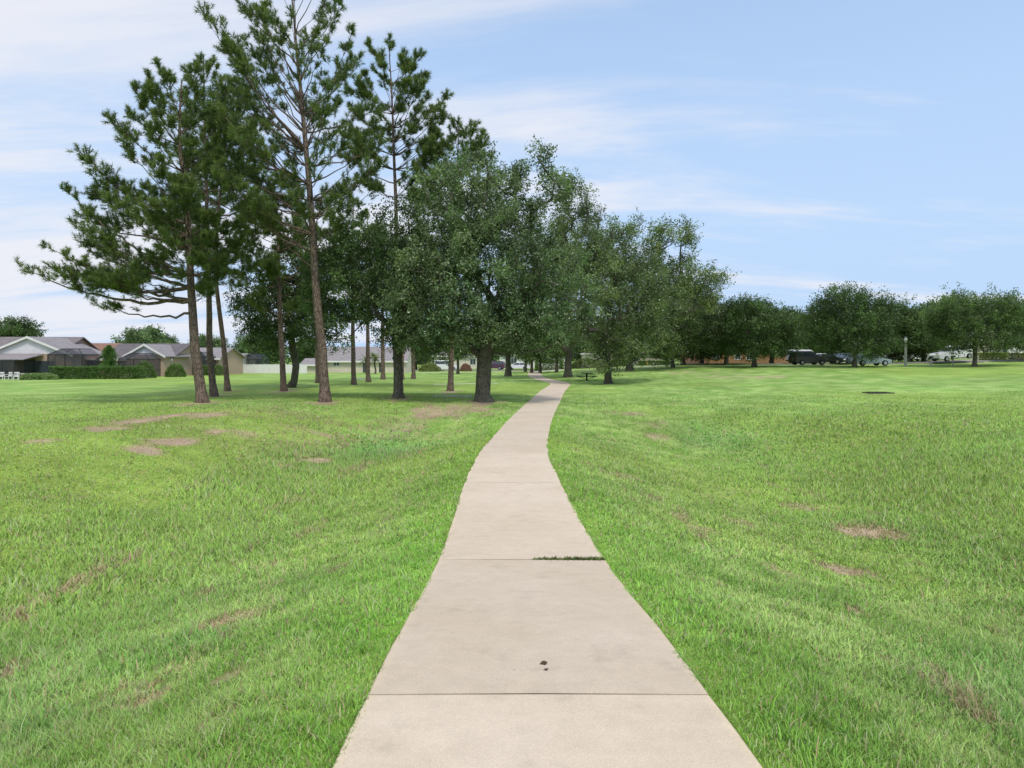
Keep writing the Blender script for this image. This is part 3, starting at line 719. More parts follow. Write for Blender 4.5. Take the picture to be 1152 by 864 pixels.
PINE = dict(base=(.065, .115, .03), alt=(.2, .26, .07))
def pine(name, label, u, v, d, tpts, env, seed, nb=70, base_r=.25, steep=(10, 42), tuft=.26, needles=32, group=None, tone=PINE, dens=1.0, dead=6, loc=None, nw=.025, extra=()):
    """tpts: trunk points as photo positions (u,v); env: (v, left u, right u) crown outline, all at distance d from the viewpoint"""
    rg = np.random.default_rng(seed); nb = int(nb * 1.34); base_r = base_r * .9
    x0 = X(u, d); z0 = gz(x0, d) - .05
    s = d / F
    root = empty(name, (x0, d, z0)); tag(root, label, 'pine tree', group)
    T = [np.array([0, 0, 0.])] + [np.array([X(a, d) - x0, rg.normal() * .12, Zv(b, d) - z0]) for a, b in tpts]
    zt = np.array([q[2] for q in T]); fine = np.linspace(0, zt[-1], 26)
    TX = np.interp(fine, zt, [q[0] for q in T]) + np.cumsum(rg.normal(size=26) * .012); TY = np.interp(fine, zt, [q[1] for q in T])
    TX[0] = 0
    P = [np.array([a, b, c]) for a, b, c in zip(TX, TY, fine)]; par = [-1] + list(range(25)); ftop = fine[-1]
    R = [base_r * (1.0 - .88 * (z / ftop) ** 1.1) for z in fine]; R[0] *= 1.4; R[1] *= 1.02
    E = sorted([(Zv(a, d) - z0, X(b, d) - x0, X(c, d) - x0) for a, b, c in env])
    ez = np.array([e[0] for e in E]); el = np.array([e[1] for e in E]); er = np.array([e[2] for e in E])
    tufts = []; tdir = []
    def addbranch(pr, q0, q1, r0, n, sag):
        k = pr; out = []
        for i in range(1, n + 1):
            t = i / n; p = q0 + (q1 - q0) * t + np.array([0, 0, -sag * math.sin(math.pi * t)]) + rg.normal(size=3) * min(.05, .02 * np.linalg.norm(q1 - q0)) * (0 if i == n else 1)
            P.append(p); par.append(k); R.append(max(.006, r0 * (1 - .85 * t))); k = len(P) - 1; out.append(k)
        return out
    ga = rg.uniform(0, 6.28)
    hs = ez[0] + (ez[-1] - ez[0]) * rg.random(nb) ** .95; hs.sort()
    plan = [(None, h_) for h_ in hs] + [(e_, 0) for e_ in extra]
    for i, (ex_, hz_) in enumerate(plan):
        if ex_:
            hz_ = Zv(ex_[2], d) - z0
        az = ga + i * 2.39996 + rg.normal() * .8; cx, cy = math.cos(az), math.sin(az)
        l = np.interp(hz_, ez, el); r = np.interp(hz_, ez, er); txc = np.interp(hz_, fine, TX)
        ex = max(.35, (r - txc) if cx > 0 else (txc - l)); ey = max(.35, .55 * ((r - txc) + (txc - l)) * .75)
        Lm = 1 / math.sqrt((cx / ex) ** 2 + (cy / ey) ** 2) * rg.choice([rg.uniform(.4, .8), rg.uniform(.8, 1.08)])
        rel = (hz_ - ez[0]) / (ez[-1] - ez[0] + 1e-6)
        ang = math.radians(steep[0] + (steep[1] - steep[0]) * rel ** 1.2 + rg.normal() * 6)
        zs = np.clip(hz_ - Lm * math.tan(ang), .25 * ftop, ftop * .985)
        k = int(np.argmin(np.abs(fine - zs))); q0 = P[k]
        q1 = np.array([txc + cx * Lm, cy * Lm, hz_])
        if ex_:
            k = int(np.argmin(np.abs(fine - (Zv(ex_[0], d) - z0)))); q0 = P[k]; q1 = np.array([X(ex_[1], d) - x0, ex_[3], hz_]); Lm = np.linalg.norm(q1 - q0); rel = 0
        r0 = min(R[k] * .6, .012 + .011 * Lm)
        nbp = max(3, int(Lm / .45)); ids = addbranch(k, q0, q1, r0, nbp, .07 * Lm * (1 if rel < .8 else .3))
        bd = unit(q1 - q0)
        ntw = int((4 + Lm * 6.0) * dens * (.52 if ex_ else 1)); Lt = min(Lm, 2.6) if ex_ else Lm
        for j in range(ntw):
            t = rg.uniform(.28, 1.0) ** .55; idk = ids[min(len(ids) - 1, int(t * len(ids)))]
            side = np.cross(bd, [0, 0, 1]); side = unit(side) * (1 if j % 2 else -1)
            td = unit(bd * rg.uniform(.4, 1.1) + side * rg.uniform(.1, 1.0) + np.array([0, 0, rg.uniform(.0, 1.3)]) + rg.normal(size=3) * .2)
            tl = (.42 + .2 * Lt) * rg.uniform(.35, 1.15) * (1.15 - .5 * t)
            tw = addbranch(idk, P[idk], P[idk] + td * tl, .009, 2, .0)
            tufts.append(P[tw[-1]]); tdir.append(unit(td + np.array([0, 0, .35])))
            if tl > .45:
                for _ in range(2 if tl < .8 else 4):
                    d2 = unit(td + rg.normal(size=3) * .55 + np.array([0, 0, .3])); m2 = P[tw[0]] + d2 * tl * rg.uniform(.35, .7)
                    P.append(m2); par.append(tw[0]); R.append(.006); tufts.append(m2); tdir.append(d2)
        tufts.append(q1); tdir.append(unit(bd + np.array([0, 0, .3])))
    # dead stubs lower on the trunk
    for i in range(dead):
        zz = rg.uniform(.22, .5) * ftop; k = int(np.argmin(np.abs(fine - zz))); az = rg.uniform(0, 6.28); Lm = rg.uniform(.5, 2.4)
        ids = addbranch(k, P[k], P[k] + np.array([math.cos(az) * Lm, math.sin(az) * Lm, rg.uniform(-.1, .35) * Lm]), .02, 4, -.05)
        for j in range(2): addbranch(ids[1 + j], P[ids[1 + j]], P[ids[1 + j]] + rg.normal(size=3) * .35, .008, 1, 0)
    # trunk top leader
    tufts.append(P[25] + np.array([0, 0, .1])); tdir.append(np.array([0, 0, 1.]))
    Vt, Ft = tubes(np.array(P), par, np.array(R), 10)
    mesh_np('trunk', Vt, Ft, M['bark_pine'], root, True)
    C = np.array(tufts); Dn = np.array(tdir); n = len(C); m = n * needles
    Dr = np.repeat(Dn, needles, 0); r = rg.normal(size=(m, 3)); r = unit(r - (r * Dr).sum(1)[:, None] * Dr)
    th = rg.uniform(.25, 1.35, m)[:, None]; nd = Dr * np.cos(th) + r * np.sin(th)
    B = np.repeat(C, needles, 0) - Dr * (rg.uniform(0, .3, m)[:, None])
    ln = (tuft * rg.uniform(.7, 1.15, m) * np.repeat(rg.uniform(.75, 1.2, n), needles))[:, None]; wv = unit(np.cross(nd, rg.normal(size=(m, 3)))) * nw * .5
    V = np.stack([B - wv, B + wv, B + nd * ln + np.array([0, 0, -.02])], 1).reshape(-1, 3)
    f = np.repeat(rg.random(n), needles)[:, None]; b0, b1 = np.array(tone['base']), np.array(tone['alt'])
    col = (b0 + (b1 - b0) * f) * rg.uniform(.7, 1.3, (m, 1))
    mesh_np('crown', V, np.arange(m * 3).reshape(-1, 3), M['needle'], root, False, np.repeat(col, 3, 0))
    return root

def pblob(u, v, ru, rv, d, x0, z0, dy=0, depth=1.0, w=1.0):
    s = d / F
    return (X(u, d) - x0, dy, Zv(v, d) - z0, ru * s, ru * s * depth, rv * s, w)
def base(u, v, d=None):
    if d is None: x, d = at(u, v)
    x = X(u, d); return x, d, gz(x, d) - .06

G_P = 'tall pines on the left side of the path'
# the pines of the left group
pine('pine_tree', 'leaning pine with long left reaching branches, thick leftmost trunk of the near group', 228, 453, 37.5, [(219, 390), (213, 320), (209, 240), (203, 160), (206, 92)],
     [(335, 120, 225), (310, 85, 245), (270, 85, 262), (240, 84, 262), (205, 90, 262), (170, 112, 262), (135, 135, 250), (105, 150, 245), (82, 175, 232)], 11, 84, .31, (8, 50), group=G_P, dens=1.1, extra=[(342, 36, 306, -.6), (348, 100, 342, .8), (322, 80, 254, .5), (305, 76, 214, -.4), (335, 74, 284, -1.2)])
pine('pine_tree', 'slim pine just right of the thick leaning trunk, middle one of three', 241, 445, 44, [(236, 390), (235, 320), (232, 240), (230, 150), (228, 62)],
     [(310, 190, 280), (270, 175, 290), (230, 180, 292), (190, 185, 290), (150, 190, 285), (110, 200, 275), (80, 212, 250), (58, 220, 238)], 12, 75, .24, (8, 48), group=G_P)
pine('pine_tree', 'slender straight pine, the right one of the three close trunks near the left lawn', 256, 440, 51, [(250, 390), (245, 320), (243, 250), (250, 180), (258, 110)],
     [(300, 205, 300), (260, 205, 312), (220, 210, 318), (180, 215, 312), (140, 230, 300), (105, 245, 275)], 13, 62, .22, (8, 42), group=G_P)
pine('pine_tree', 'tallest pine with open upward spreading branches reaching past the top of the picture', 366, 452, 37.5, [(361, 390), (355, 330), (350, 230), (343, 144), (334, 70), (328, 10), (325, -18)],
     [(262, 270, 400), (230, 255, 412), (195, 245, 422), (160, 235, 425), (125, 225, 420), (90, 218, 412), (55, 218, 402), (20, 235, 392), (-12, 262, 378), (-30, 300, 350)], 14, 96, .3, (22, 58), group=G_P, dens=.7)
pine('pine_tree', 'pine with a compact rounded dark top standing alone against the sky above the oak', 449.5, 440.5, 50, [(449, 400), (446, 300), (443, 190), (440, 110), (437, 50)],
     [(215, 400, 482), (185, 392, 492), (160, 385, 500), (130, 388, 502), (105, 394, 496), (80, 402, 486), (58, 412, 470), (46, 428, 452)], 15, 66, .26, (24, 50), group=G_P, tuft=.33, needles=34, dead=2, dens=.85)
pine('pine_tree', 'pine right behind the big oak with its top at the oak shoulder', 506.5, 440, 50, [(508, 380), (511, 280), (514, 190), (517, 138)],
     [(240, 460, 560), (210, 458, 560), (185, 465, 552), (160, 475, 546), (138, 502, 530)], 16, 55, .24, (20, 45), group=G_P, tuft=.28, dead=0)
pine('pine_tree', 'pine with a reddish upper trunk behind low oak leaves, right of the three close trunks', 319.5, 440, 51, [(317, 390), (314, 307), (312, 240), (308, 195)],
     [(350, 262, 372), (310, 248, 378), (275, 255, 372), (240, 265, 360), (210, 282, 338), (192, 298, 320)], 17, 55, .25, (6, 35), group=G_P)
for (u, v, w_, top, lab, sd_) in [(357, 431, .19, 235, 'thin far pine trunk just left of the tallest pine', 21),
                                  (398, 433, .24, 225, 'far pine in front of the beige house window end, left of the small palms', 22),
                                  (414.5, 430, .22, 240, 'far pine directly in front of the small palms', 23),
                                  (431, 427, .21, 245, 'far pine just right of the small palms', 24),
                                  (453.5, 427.5, .13, 265, 'very thin far pine peeking out right beside the near oak trunk', 25),
                                  (465, 426.5, .2, 255, 'pale trunked far pine between the near oak trunk and the dark pine trunk', 26)]:
    x, d = at(u, v)
    pine('pine_tree', lab, u, v, d, [(u - 1, 360), (u - 2, 300), (u, top)], [(345, u - 25, u + 25), (310, u - 38, u + 38), (280, u - 36, u + 36), (top + 15, u - 20, u + 20), (top, u - 6, u + 6)],
         sd_, 34, w_ * d / 60 * 1.0, (8, 40), group='distant pines in front of the beige house', tuft=.3, needles=20, dead=2, dens=.7, nw=.04)

G_O = 'broad oaks along the path'
# the big oak beside the path
d = 38; x0, _, z0 = base(544, 451, d); s = d / F
def L(u, v, dy=0): return (X(u, d) - x0, dy, Zv(v, d) - z0)
tr = [(0, 0, 0), L(543, 444), L(544, 425), L(545, 405), L(547, 394)]
oak('oak_tree', 'large spreading oak with thick grey trunk right beside the path', (x0, d, z0), tr,
    [pblob(548, 300, 82, 88, d, x0, z0, 0, .95, 3.2), pblob(500, 335, 62, 58, d, x0, z0, -.5, 1, 1.5), pblob(612, 330, 55, 62, d, x0, z0, .3, 1, 1.5),
     pblob(530, 225, 58, 55, d, x0, z0, .3, 1, 1.1), pblob(600, 208, 36, 40, d, x0, z0, .8, 1, .5), pblob(478, 378, 34, 24, d, x0, z0, 0, 1, .35), pblob(555, 370, 85, 22, d, x0, z0, -.3, .8, .8), pblob(552, 290, 34, 40, d, x0, z0, -1.2, .8, .9)],
    101, 460, 9, 20, .125, .43, .8, [(3, L(530, 391), L(515, 381, -.3), L(497, 372, -.6), L(478, 362, -.8)), (4, L(565, 399, -.2), L(590, 396, -.5), L(615, 392, -.6), L(636, 380, -.5)),
                                    (4, L(540, 370, .3), L(530, 340, .4), L(522, 300, .2)), (4, L(556, 365, .4), L(566, 330, .6), L(575, 280, .8)), (4, L(548, 350, 1), L(550, 300, 1.6))],
    sprig_len=.95, up=.45, group=G_O, newgrowth=[(X(548, d) - x0, Zv(330, d) - z0, 1.7, .5, (.25, .36, .2)), (X(500, d) - x0, Zv(370, d) - z0, 1.4, .3, (.16, .29, .15)), (X(610, d) - x0, Zv(360, d) - z0, 1.5, .3, (.14, .26, .12))])
# the oak left of it
d = 39.5; x0, _, z0 = base(448.5, 447, d)
tr = [(0, 0, 0), L(448, 440), L(448, 415), L(447, 392), L(445, 372)]
oak('oak_tree', 'dark leaved oak whose crown hangs left in front of the pine trunks', (x0, d, z0), tr,
    [pblob(425, 305, 60, 62, d, x0, z0, 0, .9, 2.4), pblob(382, 318, 46, 46, d, x0, z0, .6, .9, 1.1), pblob(450, 280, 42, 52, d, x0, z0, .3, 1, 1), pblob(470, 355, 32, 34, d, x0, z0, 0, 1, .7), pblob(372, 365, 30, 26, d, x0, z0, .4, 1, .35),
     pblob(448, 368, 18, 26, d, x0, z0, 0, 1, .5)],
    102, 300, 8, 17, .125, .27, .78, [(4, L(425, 355, .1), L(400, 358, .2), L(375, 360, .3)), (4, L(440, 340, 0), L(425, 300, 0)), (4, L(452, 330, .3), L(455, 280, .4))],
    group=G_O, tone=dict(OAK, base=(.05, .1, .032), alt=(.12, .18, .06), pale_p=.05))
# curved stem oak further left
d = 56; x0, _, z0 = base(327, 434.5, d)
tr = [(0, 0, 0), L(331, 428), L(333, 412), L(330, 395), L(327, 375)]
oak('oak_tree', 'low oak with a curved leaning stem behind the reddish pine trunk', (x0, d, z0), tr,
    [pblob(312, 350, 46, 38, d, x0, z0, -.8, .8, 1.6), pblob(345, 355, 34, 38, d, x0, z0, -1, .8, 1), pblob(300, 378, 26, 18, d, x0, z0, -.8, .8, .4), pblob(325, 310, 34, 34, d, x0, z0, 0, 1, .6)],
    103, 210, 7, 15, .16, .28, .9, group=G_O, tone=dict(OAK, base=(.05, .095, .03), alt=(.115, .17, .055), pale_p=.05))
# behind and right of the big oak
x_, d = at(639, 424.5); d = min(max(d, 66), 80); x0, _, z0 = base(639, 424, d)
tr = [(0, 0, 0), L(639, 418), L(639, 408), L(641, 398), L(644, 388)]
oak('oak_tree', 'oak with a dark forked trunk between path bend and picnic table', (x0, d, z0), tr,
    [pblob(640, 325, 62, 62, d, x0, z0, 0, .9, 2.2), pblob(610, 350, 42, 36, d, x0, z0, 0, 1, .9), pblob(650, 268, 36, 40, d, x0, z0, 1, 1, .9), pblob(640, 372, 60, 20, d, x0, z0, 0, .8, .8)],
    104, 300, 7, 14, .19, .42, 1.2, [(3, L(630, 385), L(618, 365)), (4, L(655, 370), L(662, 345))], group=G_O)
d = 62; x0, _, z0 = base(684.5, 432, d)
tr = [(0, 0, 0), L(684, 426), L(684, 412), L(682, 395), L(680, 378)]
oak('oak_tree', 'tall oak with low hanging leaves just right of the picnic table', (x0, d, z0), tr,
    [pblob(690, 335, 62, 52, d, x0, z0, 0, .9, 2), pblob(655, 275, 34, 48, d, x0, z0, .8, 1, 1), pblob(648, 225, 20, 26, d, x0, z0, .8, 1, .35), pblob(690, 288, 36, 36, d, x0, z0, .5, 1, .9), pblob(700, 378, 52, 22, d, x0, z0, -.5, .8, .8), pblob(678, 402, 26, 14, d, x0, z0, -1.2, .6, .25), pblob(735, 345, 34, 40, d, x0, z0, 0, .9, .8)],
    105, 340, 8, 14, .165, .33, 1.0, sprig_len=1.05, up=.55, group=G_O, tone=dict(OAK, base=(.065, .11, .035), alt=(.19, .235, .095), pale_p=.12))
d = 84; x0, _, z0 = base(708.5, 416.5, d)
tr = [(0, 0, 0), L(708, 410), L(709, 400), L(715, 385)]
oak('oak_tree', 'big oak with a ragged top against the sky, right end of the near grove', (x0, d, z0), tr,
    [pblob(735, 335, 66, 52, d, x0, z0, 0, .8, 2.4), pblob(750, 290, 32, 36, d, x0, z0, 0, 1, .8), pblob(768, 262, 14, 20, d, x0, z0, 0, 1, .22), pblob(795, 318, 20, 18, d, x0, z0, 0, 1, .25), pblob(715, 285, 32, 36, d, x0, z0, 0, 1, .8), pblob(725, 385, 60, 16, d, x0, z0, -.5, .7, .6)],
    106, 310, 8, 14, .2, .38, 1.3, sprig_len=1.5, up=.55, group=G_O, tone=dict(OAK, base=(.075, .12, .035), alt=(.185, .235, .075), pale_p=.07))
d = 88; x0, _, z0 = base(757, 413.5, d)
tr = [(0, 0, 0), L(757, 408), L(756, 400), L(756, 390)]
oak('oak_tree', 'mid size oak with a short thin trunk beside the tan sidewalk bend', (x0, d, z0), tr,
    [pblob(765, 355, 46, 38, d, x0, z0, 0, .8, 2), pblob(785, 375, 32, 22, d, x0, z0, 0, .8, .6)], 107, 190, 7, 13, .24, .22, 1.3, group=G_O, tone=dict(OAK, base=(.095, .13, .05), alt=(.14, .18, .08)))
x_, d = at(769, 411.5); x0, _, z0 = base(769.5, 411, 100); d = 100
tr = [(0, 0, 0), L(769, 405), L(770, 395), L(771, 385)]
oak('oak_tree', 'pale twiggy oak between the short thin trunk and the brick house', (x0, d, z0), tr,
    [pblob(780, 365, 40, 32, d, x0, z0, 0, .8, 2), pblob(775, 392, 24, 12, d, x0, z0, 0, .8, .4)], 108, 150, 7, 12, .26, .2, 1.4, group=G_O, bark='bark_pale', tone=dict(OAK, base=(.11, .13, .06), alt=(.16, .18, .1)))

# oaks on the right by the parked cars
G_R = 'dark oaks lining the street on the right'
DARK = dict(base=(.045, .085, .025), alt=(.105, .165, .05), pale=(.24, .3, .15), pale_p=.05)
def roak(u, v, d, label, blobs, seed, tips=200, r=.24, leaf=.2, tone=DARK, group=G_R, fork=388, bark='bark_oak', **kw):
    x0, _, z0 = base(u, v, d)
    def L_(a, b, dy=0): return (X(a, d) - x0, dy, Zv(b, d) - z0)
    tr = [(0, 0, 0), L_(u, v - 5), L_(u + .5, (v + fork) / 2), L_(u, fork)]
    return oak('oak_tree', label, (x0, d, z0), tr, [pblob(a, b, c, e, d, x0, z0, dy, .8, w) for a, b, c, e, dy, w in blobs], seed, int(tips * .85), 8, 13, leaf, r, 1.2, sprig_len=1.15, group=group, tone=tone, bark=bark, **kw)
roak(789.5, 410, 105, 'dark oak at the left end of the brick house', [(800, 375, 32, 26, 0, 2), (785, 385, 30, 16, 0, 1)], 120, 150, .3, .25)
roak(817, 412, 96, 'dark oak second from the left before the brick house', [(822, 368, 30, 26, 0, 2), (810, 385, 26, 14, 0, 1), (800, 368, 20, 18, 0, .6)], 121, 150, .3, .24)
roak(848.5, 413.5, 86, 'wide dark oak in the middle before the brick house, left of the parked cars', [(850, 368, 44, 26, 0, 3), (845, 352, 26, 14, 0, .8), (850, 388, 44, 12, -.3, 1)], 122, 240, .27, .21)
roak(868, 410, 104, 'dark oak right behind the middle oak at the brick house', [(880, 375, 30, 26, 0, 2), (875, 392, 30, 8, 0, .6)], 123, 150, .3, .25)
roak(961.5, 412.5, 79, 'tall loose topped oak between the silver sedan and the grey parked car', [(955, 360, 46, 30, 0, 3), (950, 342, 26, 17, 0, 1), (985, 352, 22, 20, 0, 1), (965, 388, 44, 12, -.3, .9), (925, 372, 20, 20, 0, .6)], 124, 280, .21, .185)
roak(1001, 408.5, 92, 'oak with a stout dark trunk left of the tall concrete post', [(1005, 372, 30, 24, 0, 2), (1000, 392, 28, 8, 0, .6), (1012, 352, 14, 12, 0, .4)], 125, 160, .28, .22)
roak(1038.5, 409, 90, 'oak behind the white pickup bonnet', [(1040, 375, 26, 24, 0, 2), (1035, 390, 24, 10, 0, .7)], 126, 150, .24, .22)
roak(1096.5, 412.5, 78, 'bright green clumpy oak at the tail of the white pickup', [(1078, 358, 34, 26, 0, 2.2), (1118, 354, 32, 22, 0, 2), (1092, 382, 44, 12, -.3, 1.1), (1065, 365, 20, 18, 0, .6), (1140, 372, 18, 18, 0, .7)], 127, 290, .23, .185,
     dict(base=(.07, .12, .04), alt=(.13, .19, .06), pale=(.2, .27, .12), pale_p=.1))
roak(1165, 409, 86, 'oak at the right edge of the picture by the garage', [(1160, 372, 30, 22, 0, 2)], 128, 130, .25, .22, fork=392)
# second row and far trees
bk = oak('oak_tree', 'dark oak filling the gap behind the grey parked car', (X(905, 118), 118, gz(X(905, 118), 118) - .1), [(0, 0, 0), (0, 0, 1.2), (.1, 0, 2.2), (0, 0, 3)],
         [(0, 0, 5, 4.6, 4, 3.0, 2), (1.5, .5, 6, 3, 3, 2.2, 1), (-2, 0, 4.4, 2.8, 2.6, 2.2, 1), (0, 0, 3, 4, 3.5, 1.2, .7)], 140, 190, 7, 13, .3, .3, 1.5, group='trees behind the street', tone=DARK)
bk2 = oak('oak_tree', 'round tree rising behind the white fence on the left', (X(290, 140), 140, gz(X(290, 140), 140) - .1), [(0, 0, 0), (0, 0, 1), (.1, 0, 1.8), (0, 0, 2.6)],
          [(0, 0, 4.6, 4.2, 3.6, 2.6, 2), (-2.2, 0, 3.6, 2.6, 2.4, 1.8, 1), (2.4, 0, 3.6, 2.6, 2.4, 1.8, 1)], 141, 170, 7, 13, .32, .3, 1.5, group='trees behind the left houses', tone=dict(DARK, base=(.085, .14, .055), alt=(.13, .19, .075)))
for (src, u, d, sc, rz, lab, grp) in [
        (bk, 882, 125, 1.1, 1.1, 'dark tree just behind the right corner of the brick house', 'trees behind the street'),
        (bk, 832, 128, 1.3, 4.1, 'dark tree behind the middle of the brick house', 'trees behind the street'),
        (bk, 935, 118, 1.05, 2.1, 'dark tree behind the white car beyond the grey parked car', 'trees behind the street'),
        (bk, 985, 124, 1.1, 3.0, 'dark tree behind the silver sedan, beyond the pale house', 'trees behind the street'),
        (bk, 1030, 122, 1.05, 4.0, 'dark tree behind the tall concrete post', 'trees behind the street'),
        (bk, 1062, 126, 1.3, 5.0, 'dark tree above the cab of the white pickup, far side of the street', 'trees behind the street'),
        (bk, 1118, 130, 1.15, .4, 'dark tree behind the tan house roof', 'trees behind the street'),
        (bk, 1160, 126, 1.22, 2.6, 'dark tree behind the garage at the right edge', 'trees behind the street'),
        (bk, 790, 132, 1.34, 2.6, 'dark tree behind the left end of the brick house', 'trees behind the street'),
        (bk, 750, 140, 1.0, 3.6, 'far tree behind the tan sidewalk bend', 'trees behind the street'),
        (bk2, 700, 150, 1.15, 1.0, 'far green tree seen under the tall oak right of the picnic table', 'trees beyond the park'),
        (bk2, 655, 155, 1.2, 2.0, 'far green tree right of the dark forked trunk', 'trees beyond the park'),
        (bk2, 612, 165, 1.2, 3.0, 'far green tree behind the rounded hedge by the path end', 'trees beyond the park'),
        (bk, 545, 170, 1.1, 3.3, 'far dark tree behind the big oak trunk', 'trees beyond the park'),
        (bk2, 492, 160, 1.15, 5.2, 'far green tree left of the dark pine trunk', 'trees beyond the park'),
        (bk, 468, 140, .8, 1.2, 'dark bushy tree behind the right end of the beige house', 'trees beyond the park'),
        (bk2, 160, 125, 1.05, 1.4, 'rounded tree above the grey roof of the middle left house', 'trees behind the left houses'),
        (bk, 185, 135, .8, 4.4, 'darker tree right of the rounded one above the left roofs', 'trees behind the left houses'),
        (bk, 8, 120, 1.1, .5, 'dark tree behind the leftmost grey roof', 'trees behind the left houses'),
        (bk2, 235, 165, 1.0, 3.4, 'hazy tree between the slim pine trunks', 'trees behind the left houses'),
        (bk, 345, 175, .9, .7, 'dark tree behind the gap between fence and beige house', 'trees behind the left houses')]:
    x = X(u, d); copy_tree(src, (x, d, gz(x, d) - .1), rz, (sc, sc, sc), lab, 'tree', grp)

# the wood that closes the horizon
rg = np.random.default_rng(88); n = 52000
wx_ = rg.uniform(-330, 330, n); hh = 4.2 + 3.2 * fbm(wx_, wx_ * 0, 22, 5, 4); wy = 225 + rg.uniform(-6, 6, n) + .0006 * wx_ ** 2 * 0
wz = ground_z(wx_, wy, False) + hh * rg.random(n) ** .7 * (1 - (np.abs(wy - 225) / 6) ** 3 * .5)
D_ = unit(rg.normal(size=(n, 3))); Ls = rg.uniform(.5, 1.1, n)
cc = (np.array([.05, .09, .03]) + np.array([.05, .06, .02]) * fbm(wx_, wz * 3, 9, 7, 3)[:, None]) * rg.uniform(.75, 1.25, (n, 1))
fw = mesh_np('far_wood', leaf_quads(np.stack([wx_, wy, wz], -1), D_, Ls, Ls * .7, rg), np.arange(n * 4).reshape(-1, 4), M['leaf'], None, False, np.repeat(cc, 4, 0))
tag(fw, 'low far off wood closing the horizon behind houses and street', 'wood', kind='stuff')

# slender trees at the path end
for (u, v, h_, sd_, lab) in [(571.5, 423.5, 9, 151, 'dark trunked tree covering the left of the white sedan'), (515, 421, 8, 152, 'dark thin tree right of the dark pine trunk, by the pale kerb'),
                             (598, 419.5, 7, 153, 'slim tree in the mulch bed, left of the pair by the path end'), (607.5, 419.5, 7, 154, 'slim tree at the right side of the mulch bed by the path end'),
                             (591, 418.5, 6, 155, 'small tree just right of the white sedan bonnet'), (626, 419, 7, 156, 'slim pale tree in front of the rounded dark hedge')]:
    x, d = at(u, v); z = gz(x, d) - .08
    oak('street_tree', lab, (x, d, z), [(0, 0, 0), (.05, 0, 1.2), (0, 0, 2.4), (.1, 0, 3.2)], [(0, 0, h_ * .62, h_ * .3, h_ * .28, h_ * .28, 2), (.5, 0, h_ * .5, h_ * .28, h_ * .25, h_ * .15, 1)],
        sd_, 90, 7, 12, .24, .36 if h_ == 9 else .2, 1.1, group='slender trees at the far end of the path', bark='bark_pale' if sd_ == 156 else 'bark_oak')

# ------------------------------------------------------------------ shrubs, hedges, palms
def shrub(name, label, x, y, rx, ry, h, seed, n=5000, leaf=.12, col=(.09, .16, .04), col2=(.15, .24, .06), square=2.0, cat='shrub', group=None, rz=0):
    rg = np.random.default_rng(seed); z = gz(x, y)
    root = empty(name, (x, y, z - .03), rz); tag(root, label, cat, group)
    # uneven body: leaves in a shell around a super-ellipsoid, thinner inside
    a = unit(rg.normal(size=(n, 3))); a[:, 2] = np.abs(a[:, 2]); e = 2.0 / square
    q = np.sign(a) * np.abs(a) ** e; q /= (np.abs(q) ** square).sum(1, keepdims=True) ** (1 / square)
    if square > 3:
        q = rg.uniform(-1, 1, (n, 3)); w3 = np.array([ry * h, rx * h, rx * ry * 2]); ax = rg.choice(3, n, p=w3 / w3.sum())
        q[np.arange(n), ax] = np.where(rg.random(n) < .5, -1, 1); q[:, 2] = np.where(ax == 2, 1, np.abs(q[:, 2])); a = q * .5
    rr = rg.uniform(.6, 1, n)[:, None] ** .5 * (1 + .16 * (vnoise(q[:, 0] * rx * 3 + 9, q[:, 2] * h * 3 + q[:, 1] * ry * 3, .8, seed) - .5)[:, None])
    C = q * rr * np.array([rx, ry, h]); C[:, 2] = np.maximum(C[:, 2], .02)
    D = unit(rg.normal(size=(n, 3)) + a); Ls = leaf * rg.uniform(.6, 1.3, n)
    V = leaf_quads(C, D, Ls, Ls * .6, rg)
    f = np.clip(vnoise(C[:, 0], C[:, 2] + C[:, 1], .35, seed + 3), 0, 1)[:, None]
    cc = (np.array(col) + (np.array(col2) - np.array(col)) * f) * rg.uniform(.7, 1.3, (n, 1))
    mesh_np('foliage', V, np.arange(n * 4).reshape(-1, 4), M['leaf'], root, False, np.repeat(cc, 4, 0))
    b = MB()
    for k in range(5):
        an = k * 1.3; b.bar((0, 0, -.05), (rx * .6 * math.cos(an), ry * .6 * math.sin(an), h * .7), .035)
    b.cyl((0, 0, -.1), .09, .2, 8).build('stem', M['bark_oak'], root)
    return root
d = 79; shrub('hedge', 'long clipped dark green hedge in front of the left houses', X(109, d), d, 5.3, .8, 1.45, 201, 30000, .13, col=(.06, .12, .03), col2=(.14, .24, .06), square=9, cat='hedge')
d = 86; shrub('shrub', 'large rounded bush at the end of the gabled tan house, right of the clipped hedge', X(197.5, d), d, 1.25, 1.1, 1.75, 202, 6000)
d = 95; shrub('shrub', 'small rounded bush between the thick leaning trunk and the slim pine', X(229, d), d, .9, .9, 1.5, 203, 4000)
d = 95; shrub('shrub', 'small rounded bush right behind the slim middle pine trunk', X(246, d), d, 1.2, .9, 1.5, 204, 4500)
d = 79; shrub('shrub', 'loose pale green bush where the hedge meets the gabled house', X(152, d) - .1, d + 2.2, 1.4, 1, 2.1, 205, 5000, col=(.07, .12, .035))
d = 77; shrub('grass_clump', 'tall loose grass clump beside the white patio chairs', X(44, d), d, 2.1, .6, .75, 206, 6000, .2, (.17, .27, .09), (.3, .38, .16), 3, 'grass clump')
x, d = X(618, 124), 124; shrub('hedge', 'rounded dark hedge to the right of the path end', x, d, 2.6, 1.5, 1.9, 207, 9000, .18, (.07, .11, .035), square=4, cat='hedge')
x, d = X(524, 128), 128; shrub('shrub', 'pink flowering bush near the kerb, right of the dark thin tree', x, d, 1.15, 1, 1.5, 208, 4000, .16, (.3, .14, .12), (.42, .24, .2))
